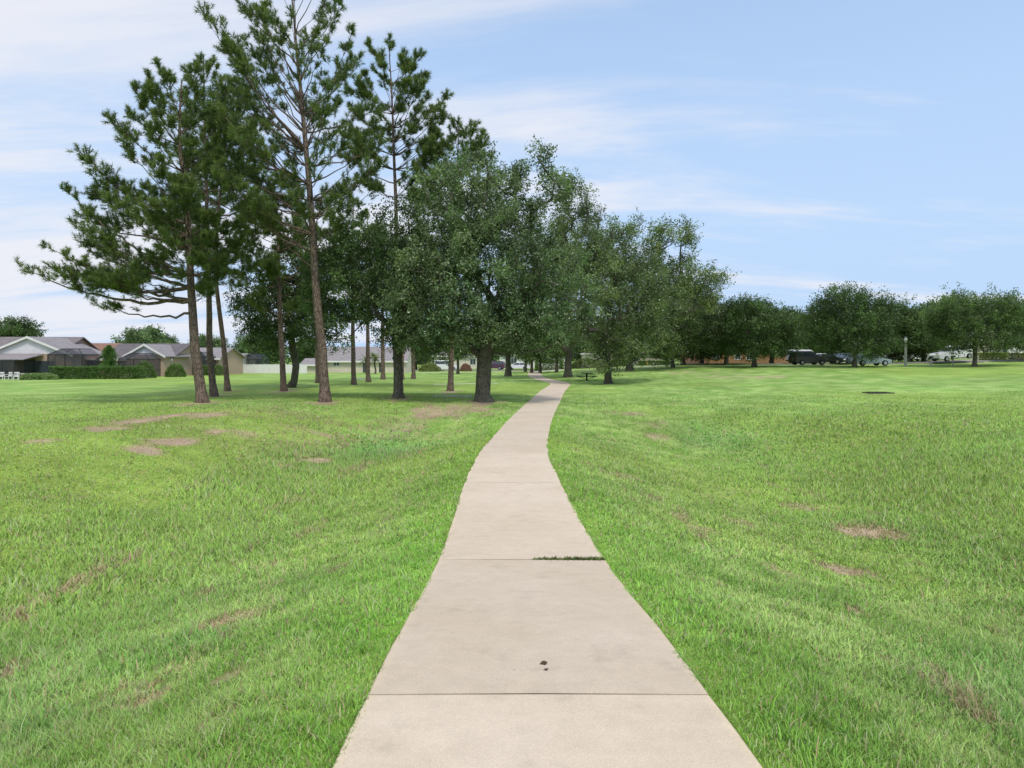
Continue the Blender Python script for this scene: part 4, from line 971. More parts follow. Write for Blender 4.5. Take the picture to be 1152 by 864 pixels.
x, d = X(1117, 92), 92; shrub('hedge', 'yellow green hedge below the tan house, right of the pickup', x, d, 1.6, .8, 1.05, 209, 7000, .13, (.2, .27, .05), (.33, .38, .09), 4, 'hedge')
x, d = X(1146, 92), 92; shrub('hedge', 'olive hedge by the garage at the right edge', x, d, 1.0, .8, .9, 210, 4500, .13, (.17, .2, .05), (.26, .27, .09), 4, 'hedge')
x, d = X(990, 108), 108; shrub('hedge', 'low dark hedge on the far lawn, left of the stout dark trunk', x, d, 2.2, 1, .9, 211, 5000, .16, square=4, cat='hedge')
x, d = X(737, 112), 112; shrub('shrub', 'low dark clipped bush on the mound by the sidewalk bend', x, d, 3.0, .9, .8, 212, 6000, .18, square=3)
x, d = X(690, 118), 118; shrub('shrub', 'olive bush seen just right of the low hanging oak leaves', x, d, 3.0, 1.2, 1.8, 213, 7000, .18, (.11, .16, .04), (.2, .24, .08))
x, d = X(660, 125), 125; shrub('shrub', 'dark bush behind the picnic table', x, d, 3.0, 1.2, 1.9, 214, 7000, .18, (.09, .13, .04), (.15, .19, .06))
x, d = X(483, 126), 126; shrub('shrub', 'yellowish bush beside the kerb, left of the dark pine trunk', x, d, 2.0, 1.2, 1.6, 215, 5000, .18, (.2, .25, .08), (.3, .33, .12))
# young conifer before the brown roofed house
x, d = X(120, 83), 83.5
rg = np.random.default_rng(77); z = gz(x, d); root = empty('young_pine', (x, d, z)); tag(root, 'bright green young pine rising above the clipped hedge', 'young pine')
n = 5000; t = rg.random(n) ** .7; hh = .9 + t * 3.0; an = rg.uniform(0, 6.28, n); rad = (1.05 - t) ** .7 * 1.2 * rg.uniform(.1, 1, n) ** .6 * (.45 + 1.1 * vnoise(an * 1.2, hh, .55, 3))
C = np.stack([rad * np.cos(an), rad * np.sin(an), hh + rad * .3], -1); D = unit(np.stack([np.cos(an), np.sin(an), np.full(n, .8)], -1) + rg.normal(size=(n, 3)) * .5)
cc = np.array([.12, .22, .06]) * rg.uniform(.6, 1.35, (n, 1))
mesh_np('crown', leaf_quads(C, D, np.full(n, .3), np.full(n, .05), rg), np.arange(n * 4).reshape(-1, 4), M['needle'], root, False, np.repeat(cc, 4, 0))
MB().cyl((0, 0, 0), .07, 3.9, 8, r2=.02).build('trunk', M['bark_pine'], root)
def palm(label, x, y, h, seed):
    rg = np.random.default_rng(seed); z = gz(x, y); root = empty('palm_tree', (x, y, z - .05)); tag(root, label, 'palm tree', 'small palms by the beige house')
    pts = [np.array([.1 * math.sin(i), 0, h * i / 7]) for i in range(8)]
    V, Fc = tubes(np.array(pts), [-1] + list(range(7)), np.array([.2, .15, .14, .14, .14, .15, .17, .12]), 9)
    mesh_np('trunk', V, Fc, M['bark_oak'], root, True)
    Vs = []; m = 0
    for k in range(20):
        az = rg.uniform(0, 6.28); el = rg.uniform(-.4, 1.2); L_ = rg.uniform(1.1, 1.6)
        p = pts[-1].copy(); dv = np.array([math.cos(az) * math.cos(el), math.sin(az) * math.cos(el), math.sin(el)])
        prev = p
        for s_ in range(1, 9):
            q = prev + dv * L_ / 8; dv = unit(dv + np.array([0, 0, -.13]))
            sd_ = unit(np.cross(dv, [0, 0, 1])); wd = .42 * math.sin(math.pi * min(1, s_ / 8 + .1)) + .03
            for sg in (-1, 1):
                tipp = q + sd_ * sg * wd + dv * .18 + np.array([0, 0, -.12])
                Vs += [prev, q, tipp]; Vs += [prev + dv * .05, prev + dv * .1 + np.array([0, 0, .01]), tipp - dv * .1]
            prev = q
    n = len(Vs); col = np.array([.16, .19, .07]) * rg.uniform(.7, 1.3, (n // 3, 1))
    mesh_np('crown', np.array(Vs), np.arange(n).reshape(-1, 3), M['leaf'], root, False, np.repeat(col, 3, 0))
palm('small palm left of the pair before the beige house', X(412, 108), 108, 2.3, 1)
palm('small brown skirted palm right of the pair before the beige house', X(422, 109), 109, 2.5, 2)

# ------------------------------------------------------------------ houses
def window(parent, x, y, z, w, h, face=-1):
    fr = MB(); t = .08
    fr.box(x - w / 2 - t, x + w / 2 + t, y - .05, y - .003, z - t, z); fr.box(x - w / 2 - t, x + w / 2 + t, y - .05, y - .003, z + h, z + h + t)
    fr.box(x - w / 2 - t, x - w / 2, y - .048, y - .003, z, z + h); fr.box(x + w / 2, x + w / 2 + t, y - .048, y - .003, z, z + h); fr.box(x - .025, x + .025, y - .044, y - .003, z, z + h)
    f = fr.build('window', M['white'], parent)
    MB().box(x - w / 2, x + w / 2, y - .02, y - .004, z, z + h).build('pane', M['glass'], f)
def gable_x(x0, x1, y0, y1, ze, zr, ov=.4, t=.14):
    """roof with its ridge along x"""
    m = MB(); ym = (y0 + y1) / 2; sl = (zr - ze) / (ym - y0)
    for yo, s in ((y0 - ov, 1), (y1 + ov, -1)):
        zo = ze - ov * sl
        m.add([(x0 - ov, yo, zo), (x1 + ov, yo, zo), (x1 + ov, ym, zr), (x0 - ov, ym, zr), (x0 - ov, yo, zo - t), (x1 + ov, yo, zo - t), (x1 + ov, ym, zr - t), (x0 - ov, ym, zr - t)],
              [(0, 1, 2, 3), (7, 6, 5, 4), (0, 4, 5, 1), (0, 3, 7, 4), (1, 5, 6, 2)])
    return m
def gable_y(x0, x1, y0, y1, ze, zr, ov=.4, t=.14):
    m = MB(); xm = (x0 + x1) / 2; sl = (zr - ze) / (xm - x0)
    for xo in (x0 - ov, x1 + ov):
        zo = ze - ov * sl
        m.add([(xo, y0 - ov, zo), (xo, y1, zo), (xm, y1, zr), (xm, y0 - ov, zr), (xo, y0 - ov, zo - t), (xo, y1, zo - t), (xm, y1, zr - t), (xm, y0 - ov, zr - t)],
              [(0, 1, 2, 3), (7, 6, 5, 4), (0, 4, 5, 1), (0, 3, 7, 4), (1, 5, 6, 2)])
    return m
def house(label, x0, x1, y0, y1, gzv, ze, zr, wall, roof, wins=(), doors=(), gables=(), hip=False, fascia=True):
    root = empty('house', ((x0 + x1) / 2, y0, gzv)); tag(root, label, 'house')
    cx, cy, cz = root.location
    ax0, ax1, ay0, ay1 = x0 - cx, x1 - cx, 0, y1 - y0; e, r = ze - cz, zr - cz; ym = (ay0 + ay1) / 2
    w = MB(); w.box(ax0, ax1, ay0, ay1, -.4, e)
    if not hip:
        for xx in (ax0 + .002, ax1 - .002): w.add([(xx, ay0, e), (xx, ay1, e), (xx, ym, r - .16)], [(0, 1, 2)])
    w.build('wall', wall, root)
    if hip:
        h = MB(); o = .45; k = (r - e) / (ym) ; zo = e - .0; run = min(ym, (ax1 - ax0) / 2) * .95
        h.add([(ax0 - o, ay0 - o, zo), (ax1 + o, ay0 - o, zo), (ax1 + o, ay1 + o, zo), (ax0 - o, ay1 + o, zo), (ax0 + run, ym, r), (ax1 - run, ym, r)],
              [(0, 1, 5, 4), (1, 2, 5), (2, 3, 4, 5), (3, 0, 4), (3, 2, 1, 0)])
        h.build('roof', roof, root)
    else: gable_x(ax0, ax1, ay0, ay1, e, r).build('roof', roof, root)
    if fascia: MB().box(ax0 - .46, ax1 + .46, ay0 - .49, ay0 - .455, e - (.42 if not hip else .2), e - (.14 if not hip else .0)).build('fascia', M['white'], root)
    for (wx, wz, ww, wh) in wins: window(root, wx - cx, 0, wz, ww, wh)
    for (dx_, dw) in doors: MB().box(dx_ - cx - dw / 2, dx_ - cx + dw / 2, -.04, -.004, 0, 2.05).build('door', M['glass'], root)
    for (g0, g1, gy0, ge, gr_, gm, groof) in gables:
        a0, a1 = g0 - cx, g1 - cx; yy = gy0 - y0; am = (a0 + a1) / 2
        gw = MB(); gw.prism([(a0, ge - cz), (a1, ge - cz), (am, gr_ - cz - .1)], yy, yy + .2); gw.build('gable_wall', gm, root)
        gb = MB(); gb.box(a0, a1, yy + .01, ay0 + .5, -.4, ge - cz); gb.build('gable_base', wall, root)
        gable_y(a0, a1, yy, ym, ge - cz, gr_ - cz, .35).build('gable_roof', groof, root)
        tr = MB(); k = (gr_ - ge) / (am - a0); o = .36
        for sg in (-1, 1):
            xo = am + sg * ((a1 - a0) / 2 + o); zo = ge - cz - o * k
            tr.add([(xo, yy - .38, zo - .24), (am, yy - .38, gr_ - cz - .24), (am, yy - .38, gr_ - cz + .03), (xo, yy - .38, zo + .03), (xo, yy - .352, zo - .24), (am, yy - .352, gr_ - cz - .24), (am, yy - .352, gr_ - cz + .03), (xo, yy - .352, zo + .03)],
                   [(0, 1, 2, 3), (7, 6, 5, 4), (0, 4, 5, 1), (3, 2, 6, 7), (0, 3, 7, 4), (1, 5, 6, 2)])
        tr.build('bargeboard', M['white'], root)
    return root
def lanai(parent, x0, x1, y0, y1, h0, h1, posts=3, rise='hip'):
    """screened porch in the house's own coordinates: mesh panels on a dark frame, mansard top"""
    f = MB(); t = .09; run = min((x1 - x0) * .25, 1.3)
    xs = np.linspace(x0, x1, posts + 1)
    for xx in xs: f.bar((xx, y0, 0), (xx, y0, h0), t)
    for zz in (.9, h0): f.bar((x0, y0, zz), (x1, y0, zz), t * .8)
    for xx in (x0, x1): f.bar((xx, y0, h0), (xx, y1, h0), t * .8); f.bar((xx, y0, .9), (xx, y1, .9), t * .6)
    f.bar((x0, y0, h0), (x0 + run, y0 + run, h1), t * .8); f.bar((x1, y0, h0), (x1 - run, y0 + run, h1), t * .8); f.bar((x0 + run, y0 + run, h1), (x1 - run, y0 + run, h1), t * .8)
    f.bar((x0 + run, y0 + run, h1), (x0 + run, y1, h1), t * .8); f.bar((x1 - run, y0 + run, h1), (x1 - run, y1, h1), t * .8)
    for xx in xs[1:-1]:
        if x0 + run < xx < x1 - run: f.bar((xx, y0, h0), (xx, y0 + run, h1), t * .6); f.bar((xx, y0 + run, h1), (xx, y1, h1), t * .6)
    fr = f.build('screen_frame', M['darkmetal'], parent)
    s = MB()
    s.add([(x0, y0, 0), (x1, y0, 0), (x1, y0, h0), (x0, y0, h0)], [(0, 1, 2, 3)])
    for xx in (x0, x1): s.add([(xx, y0, 0), (xx, y1, 0), (xx, y1, h0), (xx, y0, h0)], [(0, 1, 2, 3)])
    s.add([(x0, y0, h0), (x1, y0, h0), (x1 - run, y0 + run, h1), (x0 + run, y0 + run, h1)], [(0, 1, 2, 3)])
    s.add([(x0, y0, h0), (x0 + run, y0 + run, h1), (x0 + run, y1, h1), (x0, y1, h0)], [(0, 1, 2, 3)])
    s.add([(x1, y0, h0), (x1 - run, y0 + run, h1), (x1 - run, y1, h1), (x1, y1, h0)], [(0, 1, 2, 3)])
    s.add([(x0 + run, y0 + run, h1), (x1 - run, y0 + run, h1), (x1 - run, y1, h1), (x0 + run, y1, h1)], [(0, 1, 2, 3)])
    s.build('screen_panels', M['screen'], fr)
    return fr
# A: leftmost house
d = 86; g = gz(X(40, d), d)
hA = house('leftmost tan house with a big white front gable and screened porch', X(-70, d), X(60, d), d, d + 11, g, g + 2.6, Zv(379, d + 5.5), M['tan'], M['roof_grey'],
           wins=[(X(8, d), .7, 1.6, 1.3)], gables=[(X(-2, d), X(92, d), d - 2.0, Zv(398, d - 2), Zv(378.5, d - 2), M['siding'], M['roof_pale'])])
cx = hA.location.x; cy = hA.location.y
MB().box(X(27, d - 2) - cx, X(61, d - 2) - cx, -2.03, -2.0, 0, 2.1).build('porch_opening', M['glass'], hA)
MB().box(X(0, d - 2) - cx, X(9, d - 2) - cx, -2.05, -2.0, .3, 2.0).build('sliding_door', M['glass'], hA)
pr = MB(); pr.add([(X(-2, d) - cx, -5.6, 2.35), (X(62, d) - cx, -5.6, 2.35), (X(62, d) - cx, -2.1, 2.95), (X(-2, d) - cx, -2.1, 2.95), (X(-2, d) - cx, -5.6, 2.25), (X(62, d) - cx, -5.6, 2.25), (X(62, d) - cx, -2.1, 2.85), (X(-2, d) - cx, -2.1, 2.85)],
                  [(0, 1, 2, 3), (7, 6, 5, 4), (0, 4, 5, 1), (1, 5, 6, 2), (2, 6, 7, 3), (3, 7, 4, 0)])
pr.build('porch_roof', M['roof_pale'], hA)
lanai(hA, X(3, d) - cx, X(53, d) - cx, -5.7, -2.1, 2.2, 2.3, 4)
lanai(hA, X(75, d) - cx, X(112, d) - cx, -3.5, .0, 2.9, 3.6, 2)
# B: reddish roof
d = 93; g = gz(X(90, d), d)
hB = house('house with the reddish brown shingle roof, behind the clipped hedge', X(62, d), X(112, d), d, d + 9, g, g + 2.6, Zv(386, d + 4.5), M['tan'], M['roof_red'], wins=[(X(101, d), .8, 1.2, 1.3)], hip=False)
# B2: dark roof with gable
d = 90; g = gz(X(150, d), d)
hC = house('tan house with dark grey roof and small white gable by the large rounded bush', X(114, d), X(192, d), d, d + 10, g, g + 2.5, Zv(386.5, d + 5), M['tan'], M['roof_dark'],
           wins=[(X(126, d), .8, 1.1, 1.2)], gables=[(X(152, d), X(193, d), d - 2, Zv(399, d - 2), Zv(387, d - 2), M['siding'], M['roof_pale'])])
cx = hC.location.x
lanai(hC, X(158, d) - cx, X(190, d) - cx, -5.0, -2.1, 2.3, 3.0, 2)
MB().box(X(160, d) - cx, X(188, d) - cx, -5.4, -5.15, -.1, .45).build('porch_plinth', M['concrete_post'], hC)
# C
d = 100; g = gz(X(225, d), d)
hD = house('low pale roofed house behind the three close pine trunks', X(186, d), X(246, d), d, d + 9, g, g + 2.6, Zv(391, d + 4.5), M['tan'], M['roof_pale'], hip=False)
cx = hD.location.x
lanai(hD, X(198, d) - cx, X(222, d) - cx, -4, 0, 2.7, 3.5, 2); lanai(hD, X(223.5, d) - cx, X(243, d) - cx, -4, 0, 2.6, 3.3, 2)
d = 110; g = gz(X(262, d), d)
hE = house('small house with dark pool cage at the left end of the white fence', X(240, d), X(266, d), d, d + 8, g, g + 2.4, Zv(397.5, d + 4), M['beige'], M['roof_pale'])
cx = hE.location.x
lanai(hE, X(252, d) - cx, X(273, d) - cx, -6, 0, 2.5, 3.6, 2); lanai(hE, X(274, d + 6) - cx, X(296, d + 6) - cx, 4, 9, 2.3, 3.2, 2)
# F: beige house behind the far pines
d = 118; g = gz(X(400, d), d)
hF = house('long beige house with grey roof behind the distant pine trunks', X(364, d), X(456, d), d, d + 10, g, Zv(405, d), Zv(390, d + 5), M['beige'], M['roof_pale'], wins=[(X(378.5, d), 1.2, 1.0, .6)],
           doors=[(X(410.5, d), .7), (X(428, d), .5)])
house('low beige garage wing between the white fence and the long beige house', X(340, 117), X(363.5, 117), 117, 123, gz(X(350, 117), 117), Zv(409, 117), Zv(403, 120), M['beige'], M['roof_pale'])
# fence
d = 112; fx0, fx1 = X(274, d), X(345, d); root = empty('vinyl_fence', (fx0, d, gz(fx0, d))); tag(root, 'long white panel fence between the screened pool cage and the beige house', 'fence')
nf = 6; st = (fx1 - fx0) / nf
for k in range(nf + 1): MB().box(k * st - .06, k * st + .06, -.06, .06, -.3, 1.52).build('post', M['white'], root)
for k in range(nf):
    m = MB(); m.box(k * st + .062, (k + 1) * st - .062, -.02, .02, 0, 1.4)
    for j in range(14): m.box(k * st + .07 + j * (st - .14) / 14, k * st + .07 + j * (st - .14) / 14 + .012, -.026, -.018, .08, 1.34)
    m.box(k * st + .062, (k + 1) * st - .062, -.035, .035, 1.4, 1.46); m.build('panel', M['white'], root)
# brick house on the right
d = 112; g = gz(X(838, d), d)
hG = house('low orange brown brick house in the deep shade of the dark oaks', X(782, d), X(894, d), d, d + 9, g, g + 2.5, g + 4.3, M['brick'], M['roof_dark'],
           wins=[(X(806, d), .9, .9, .9), (X(830, d), .9, .9, .9), (X(843, d), .9, .9, .9)], hip=True, fascia=False)
# pale houses across the street
d = 106; g = gz(X(1120, d), d)
hH = house('tan stucco house with a garage at the right edge behind the yellow green hedge', X(1100, d), X(1200, d), d, d + 9, g, g + 2.9, g + 4.8, M['cream'], M['roof_grey'], hip=True)
cx = hH.location.x
MB().box(X(1133, d - 3) - cx, X(1140, d - 3) - cx, -3.4, -3, -.3, 3.0).box(X(1150, d - 3) - cx, X(1156, d - 3) - cx, -3.4, -3, -.3, 3.0).build('porch_pillar', M['white'], hH)
MB().box(X(1131, d - 3) - cx, X(1160, d - 3) - cx, -3.5, .2, 3.0, 3.3).build('porch_roof', M['roof_grey'], hH)
MB().box(X(1140, d) - cx, X(1150, d) - cx, -.04, -.005, 0, 2.2).build('garage_door', M['white'], hH)
MB().box(X(1129, d) - cx, X(1132, d) - cx, -.04, -.005, 0, 2.2).build('door', M['glass'], hH)
d = 128; g = gz(X(1000, d), d)
house('pale far house glimpsed behind the trunks left of the white pickup', X(960, d), X(1045, d), d, d + 9, g, g + 2.7, g + 4.3, M['cream'], M['roof_grey'], wins=[(X(980, d), .9, 1.2, 1.2), (X(1010, d), .9, 1.2, 1.2)], hip=True)
d = 148; g = gz(X(590, d), d)
house('long white house behind the white sedan at the far end of the path', X(562, d), X(640, d), d, d + 9, g, g + 2.9, g + 4.6, M['white'], M['roof_pale'], wins=[(X(578, d), .9, 1.2, 1.2), (X(594.5, d), .9, 1.2, 1.2), (X(618, d), .9, 1.4, 1.2)], hip=True)
d = 150; g = gz(X(510, d), d)
house('pale peach house far behind the pink flowering bush', X(484, d), X(548, d), d, d + 9, g, g + 2.8, g + 4.4, M['cream'], M['roof_grey'], wins=[(X(497, d), .9, 1.2, 1.2), (X(532, d), .9, 1.2, 1.2)], hip=True)
d = 150; g = gz(X(690, d), d)
house('far pale house glimpsed under the oaks right of the picnic table', X(655, d), X(745, d), d, d + 9, g, g + 2.7, g + 4.3, M['cream'], M['roof_grey'], wins=[(X(680, d), .9, 1.2, 1.2), (X(715, d), .9, 1.2, 1.2)], hip=True)

# ------------------------------------------------------------------ streets and walks
M['road'] = mat('road_surface', (.34, .32, .3), .9, ((.28, .27, .25), .6, 5), (40, .3, .01))
M['walk'] = mat('far_sidewalk', (.5, .46, .4), .9, ((.44, .41, .36), .8, 5))
def ribbon(name, pts, w, m, lift=.03, kerb=True):
    V = []; Q = []; pts = [np.array(p, float) for p in pts]; P2 = []
    for a, b in zip(pts[:-1], pts[1:]):
        n = max(2, int(np.linalg.norm(b - a) / 1.2)); P2 += [a + (b - a) * i / n for i in range(n)]
    P2.append(pts[-1]); P2 = np.array(P2)
    T = np.gradient(P2, axis=0); T /= np.linalg.norm(T, axis=1)[:, None]; Nn = np.stack([-T[:, 1], T[:, 0]], -1)
    offs = [-w / 2 - .15, -w / 2 - .15, -w / 2, -w / 2, -w / 4, 0, w / 4, w / 2, w / 2, w / 2 + .15, w / 2 + .15] if kerb else [-w / 2, -w / 2, 0, w / 2, w / 2]
    zz = [-.4, .12, .12, 0, 0, 0, 0, 0, .12, .12, -.4] if kerb else [-.3, 0, 0, 0, -.3]
    for p, n in zip(P2, Nn):
        zc_ = max(gz(p[0] + n[0] * o, p[1] + n[1] * o) for o in (-w / 2, 0, w / 2))
        for o, z_ in zip(offs, zz): V.append((p[0] + n[0] * o, p[1] + n[1] * o, zc_ + lift + z_))
    k = len(offs)
    for i in range(len(P2) - 1):
        for j in range(k - 1): Q.append((i * k + j, i * k + j + 1, (i + 1) * k + j + 1, (i + 1) * k + j))
    tag(mesh_np(name, V, Q, m), kind='structure')
ribbon('road', [(-38, 140), (-10, 133), (5, 130), (18, 134), (30, 142)], 6.5, M['road'])
ribbon('road', [(24, 135), (30, 106), (36, 96), (46, 91), (60, 90), (80, 92), (110, 96)], 6.0, M['road'], .04)
ribbon('sidewalk', [(-24, 121), (-6, 118), (3.6, 113.5), (9, 117)], 1.6, M['walk'], .02, False)
ribbon('sidewalk', [(9.5, 100), (14, 97), (19, 98), (24, 101)], 1.3, M['walk'], .03, False)
ribbon('driveway', [(X(1085, 88), 88), (X(1110, 92), 92), (X(1145, 98), 101)], 4.5, M['walk'], .055, False)
x_, d = at(533, 432); ribbon('walkway', [(X(487, d), d - 1), (X(510, d), d), (X(560, d), d + 1)], .9, M['walk'], .01, False)

# ------------------------------------------------------------------ vehicles
def car(label, u, d, rz, paintm, kind='sedan', length=4.6, cat='car', tilt=0, zoff=0):
    x = X(u, d); root = empty({'sedan': 'parked_car', 'suv': 'parked_suv', 'pickup': 'pickup_truck', 'van': 'parked_van'}[kind], (x, d, gz(x, d) + .06 + zoff), rz, 0, tilt)
    tag(root, label, cat, 'vehicles parked along the street')
    s = length / 4.6; W = .9
    if kind == 'sedan':
        low = [(-2.25, .32), (-2.28, .62), (-2.15, .88), (-1.2, .95), (.95, .95), (2.0, .8), (2.27, .62), (2.28, .3)]
        cabin = [(-1.75, .93), (-1.1, 1.36), (-.6, 1.42), (.25, 1.42), (1.15, .95)]; wz = (.95, 1.34)
    elif kind == 'suv':
        low = [(-2.28, .38), (-2.3, .75), (-2.25, 1.05), (-1.2, 1.08), (.9, 1.06), (2.05, .98), (2.27, .75), (2.28, .38)]
        cabin = [(-2.22, 1.05), (-2.0, 1.62), (-1.6, 1.72), (.1, 1.72), (.45, 1.62), (1.1, 1.05)]; wz = (1.1, 1.6)
    elif kind == 'pickup':
        low = [(-2.28, .5), (-2.3, .9), (-2.28, 1.15), (-1.2, 1.15), (.9, 1.12), (1.95, 1.05), (2.26, .9), (2.28, .45)]
        cabin = [(-2.24, 1.14), (-2.2, 1.6), (-2.05, 1.78), (-.45, 1.78), (-.25, 1.8), (.15, 1.78), (.9, 1.13)]; wz = (1.2, 1.66)
    else:
        low = [(-2.28, .4), (-2.3, 1.0), (-2.28, 1.2), (1.3, 1.2), (2.15, 1.0), (2.28, .8), (2.28, .4)]
        cabin = [(-2.26, 1.18), (-2.2, 1.9), (-2.0, 1.98), (.5, 1.98), (1.4, 1.2)]; wz = (1.25, 1.8)
    low = [(a * s, b) for a, b in low]; cabin = [(a * s, b) for a, b in cabin]
    body = MB()
    n = len(low); ys = [(-W, .0), (-W * .97, .06)]
    # lower body: arches cut as a notched lower outline
    bot = []
    for wx in (1.42 * s, -1.38 * s):
        for k in range(7):
            a = math.pi * k / 6; bot.append((wx + .38 * math.cos(a), .3 + .36 * math.sin(a)))
    outline = low + bot
    body.prism(outline, -W, W)
    v = []; m = len(cabin); tw = .74
    for yy in (-1, 1):
        for a, b in cabin:
            f = (b - cabin[0][1]) / (max(c[1] for c in cabin) - cabin[0][1]); v.append((a, yy * (W * .97 * (1 - f) + tw * f), b))
    body.add(v, [(i, (i + 1) % m, m + (i + 1) % m, m + i) for i in range(m)] + [tuple(range(m)), tuple(range(m, 2 * m))[::-1]])
    b = body.build('body', paintm, root, bevel=.03)
    # glass: side panes, windscreen, rear window set just proud
    z0_, z1_ = wz; top = max(c[1] for c in cabin)
    def yat(z): f = (z - cabin[0][1]) / (top - cabin[0][1]); return W * .97 * (1 - f) + tw * f + .012
    def xr(z):  # rear edge x at z
        for (a, b2), (c, d2) in zip(cabin[:-1], cabin[1:]):
            if b2 <= z <= d2 and d2 > b2: return a + (c - a) * (z - b2) / (d2 - b2)
        return cabin[0][0]
    def xf(z):
        for (a, b2), (c, d2) in zip(cabin[:-1], cabin[1:]):
            if b2 >= z >= d2 and b2 > d2: return a + (c - a) * (z - b2) / (d2 - b2)
        return cabin[-1][0]
    splits = {'sedan': [0, .48, 1], 'suv': [0, .3, .64, 1], 'pickup': [0, .33, .66, 1], 'van': [0, .6, 1]}[kind]
    for sg in (-1, 1):
        for a, b2 in zip(splits[:-1], splits[1:]):
            r0, r1 = xr(z0_) + .1, xr(z1_) + .1; f0, f1 = xf(z0_) - .1, xf(z1_) - .1
            q = [(r0 + (f0 - r0) * a + .03, z0_), (r0 + (f0 - r0) * b2 - .03, z0_), (r1 + (f1 - r1) * b2 - .03, z1_), (r1 + (f1 - r1) * a + .03, z1_)]
            MB().add([(p[0], sg * yat(p[1]), p[1]) for p in q] + [(p[0], sg * (yat(p[1]) - .03), p[1]) for p in q], [(0, 1, 2, 3), (7, 6, 5, 4), (0, 4, 5, 1), (1, 5, 6, 2), (2, 6, 7, 3), (3, 7, 4, 0)]).build('side_window', M['glass'], root)
    for nm, fx_, sg in (('windscreen', xf, 1), ('rear_window', xr, -1)):
        a0, a1 = fx_(z0_) + sg * .015, fx_(z1_) + sg * .015; y0_, y1_ = yat(z0_) - .12, yat(z1_) - .1
        MB().add([(a0, -y0_, z0_), (a0, y0_, z0_), (a1, y1_, z1_), (a1, -y1_, z1_), (a0 - sg * .03, -y0_, z0_), (a0 - sg * .03, y0_, z0_), (a1 - sg * .03, y1_, z1_), (a1 - sg * .03, -y1_, z1_)],
                 [(0, 1, 2, 3), (7, 6, 5, 4), (0, 4, 5, 1), (1, 5, 6, 2), (2, 6, 7, 3), (3, 7, 4, 0)]).build(nm, M['glass'], root)
    for wx in (1.42 * s, -1.38 * s):
        for sg in (-1, 1):
            w = MB().cyl((wx, sg * .88 - .11, .33), .33, .22, 18, 'y').build('wheel', M['rubber'], root)
            MB().cyl((wx, sg * 1.0 - .012, .33), .2, .024, 12, 'y').build('rim', M['rim'], w)
    fz = low[-2][1]; rzv = low[1][1]
    for sg in (-1, 1):
        MB().box(low[-1][0] - .12, low[-1][0] + .012, sg * .68 - .16, sg * .68 + .16, fz - .06, fz + .1).build('headlight', M['lampwhite'], root)
        MB().box(low[0][0] - .04, low[0][0] + .1, sg * .74 - .1, sg * .74 + .1, rzv, rzv + .18).build('taillight', M['lampred'], root)
    MB().box(low[-1][0] - .05, low[-1][0] + .04, -.8, .8, .34, .5).build('front_bumper', M['darkmetal'] if kind != 'sedan' else paintm, root)
    MB().box(low[0][0] - .05, low[0][0] + .05, -.8, .8, .36, .54).build('rear_bumper', M['darkmetal'] if kind != 'sedan' else paintm, root)
    return root
WHITE = paint('white_car_paint', (.72, .73, .74), 0); SILV = paint('silver_car_paint', (.4, .44, .47), .4); GREY = paint('grey_car_paint', (.11, .1, .1), .3)
BLACK = paint('black_car_paint', (.02, .022, .028), .1); BLUE = paint('slate_blue_car_paint', (.16, .2, .27), .3); PURP = paint('plum_car_paint', (.1, .045, .08), .3)
car('dark grey suv, the leftmost and nearest of the cars parked by the brick house', 909, 86, .12, GREY, 'suv', 4.3, 'suv')
car('white sedan whose bonnet sticks out behind the dark grey suv', 927, 93, -.15, WHITE, 'sedan', 4.6)
car('black sedan with its tail turned to the lawn, right of the dark grey suv', 939, 90, -1.2, BLACK, 'sedan', 4.5)
car('white van half hidden behind the roof of the dark grey suv', 905, 97, .2, WHITE, 'van', 4.8, 'van')
car('slate blue sedan beyond the tall loose topped oak, left of its trunk', 952, 101, .1, BLUE, 'sedan', 4.5)
car('silver sedan parked low at the lawn edge just right of the oak trunk', 978, 81.5, .05, SILV, 'sedan', 4.5)
car('white sedan far behind the stout dark trunk', 1010, 104, .2, WHITE, 'sedan', 4.5)
car('white suv showing on the right of the tall concrete post', 1027, 97, 3.3, WHITE, 'suv', 4.7, 'suv')
car('white pickup truck with a canopy over its bed, nose down on the sloping drive', 1071, 86, math.pi + .25, WHITE, 'pickup', 5.7, 'pickup truck', tilt=.1, zoff=.38)
car('black suv half hidden beyond the pickup bonnet', 1057, 100, .3, BLACK, 'suv', 4.6, 'suv')
car('white sedan standing at the far end of the path behind the dark trunk', 583, 134, 3.0, WHITE, 'sedan', 4.7)
car('plum coloured car just right of the big oak trunk', 556, 136, 2.9, PURP, 'suv', 4.5)
car('white van standing left of the dark pine trunk near the far kerb', 501, 131, .3, WHITE, 'van', 4.6, 'van')

# ------------------------------------------------------------------ street furniture and small things
M['picnic'] = mat('dark_green_coated_metal', (.035, .05, .04), .6)
x, d = X(660, 68), 68; root = empty('picnic_table', (x, d, gz(x, d))); tag(root, 'dark pedestal picnic table with attached benches on the grass right of the path bend', 'picnic table')
b = MB(); b.box(-.55, .55, -.85, .85, .72, .77)
for k in range(6): b.box(-.52 + k * .18, -.40 + k * .18, -.84, .84, .772, .785)
b.build('tabletop', M['picnic'], root, .01)
for sg in (-1, 1): MB().box(sg * .85 - .15, sg * .85 + .15, -.85, .85, .43, .47).build('bench', M['picnic'], root, .01)
MB().cyl((0, 0, -.05), .09, .77, 12).build('pedestal', M['picnic'], root)
b = MB(); b.bar((-.9, 0, .4), (.9, 0, .4), .07); b.bar((0, 0, .12), (-.8, 0, .4), .05); b.bar((0, 0, .12), (.8, 0, .4), .05); b.build('bench_arm', M['picnic'], root)

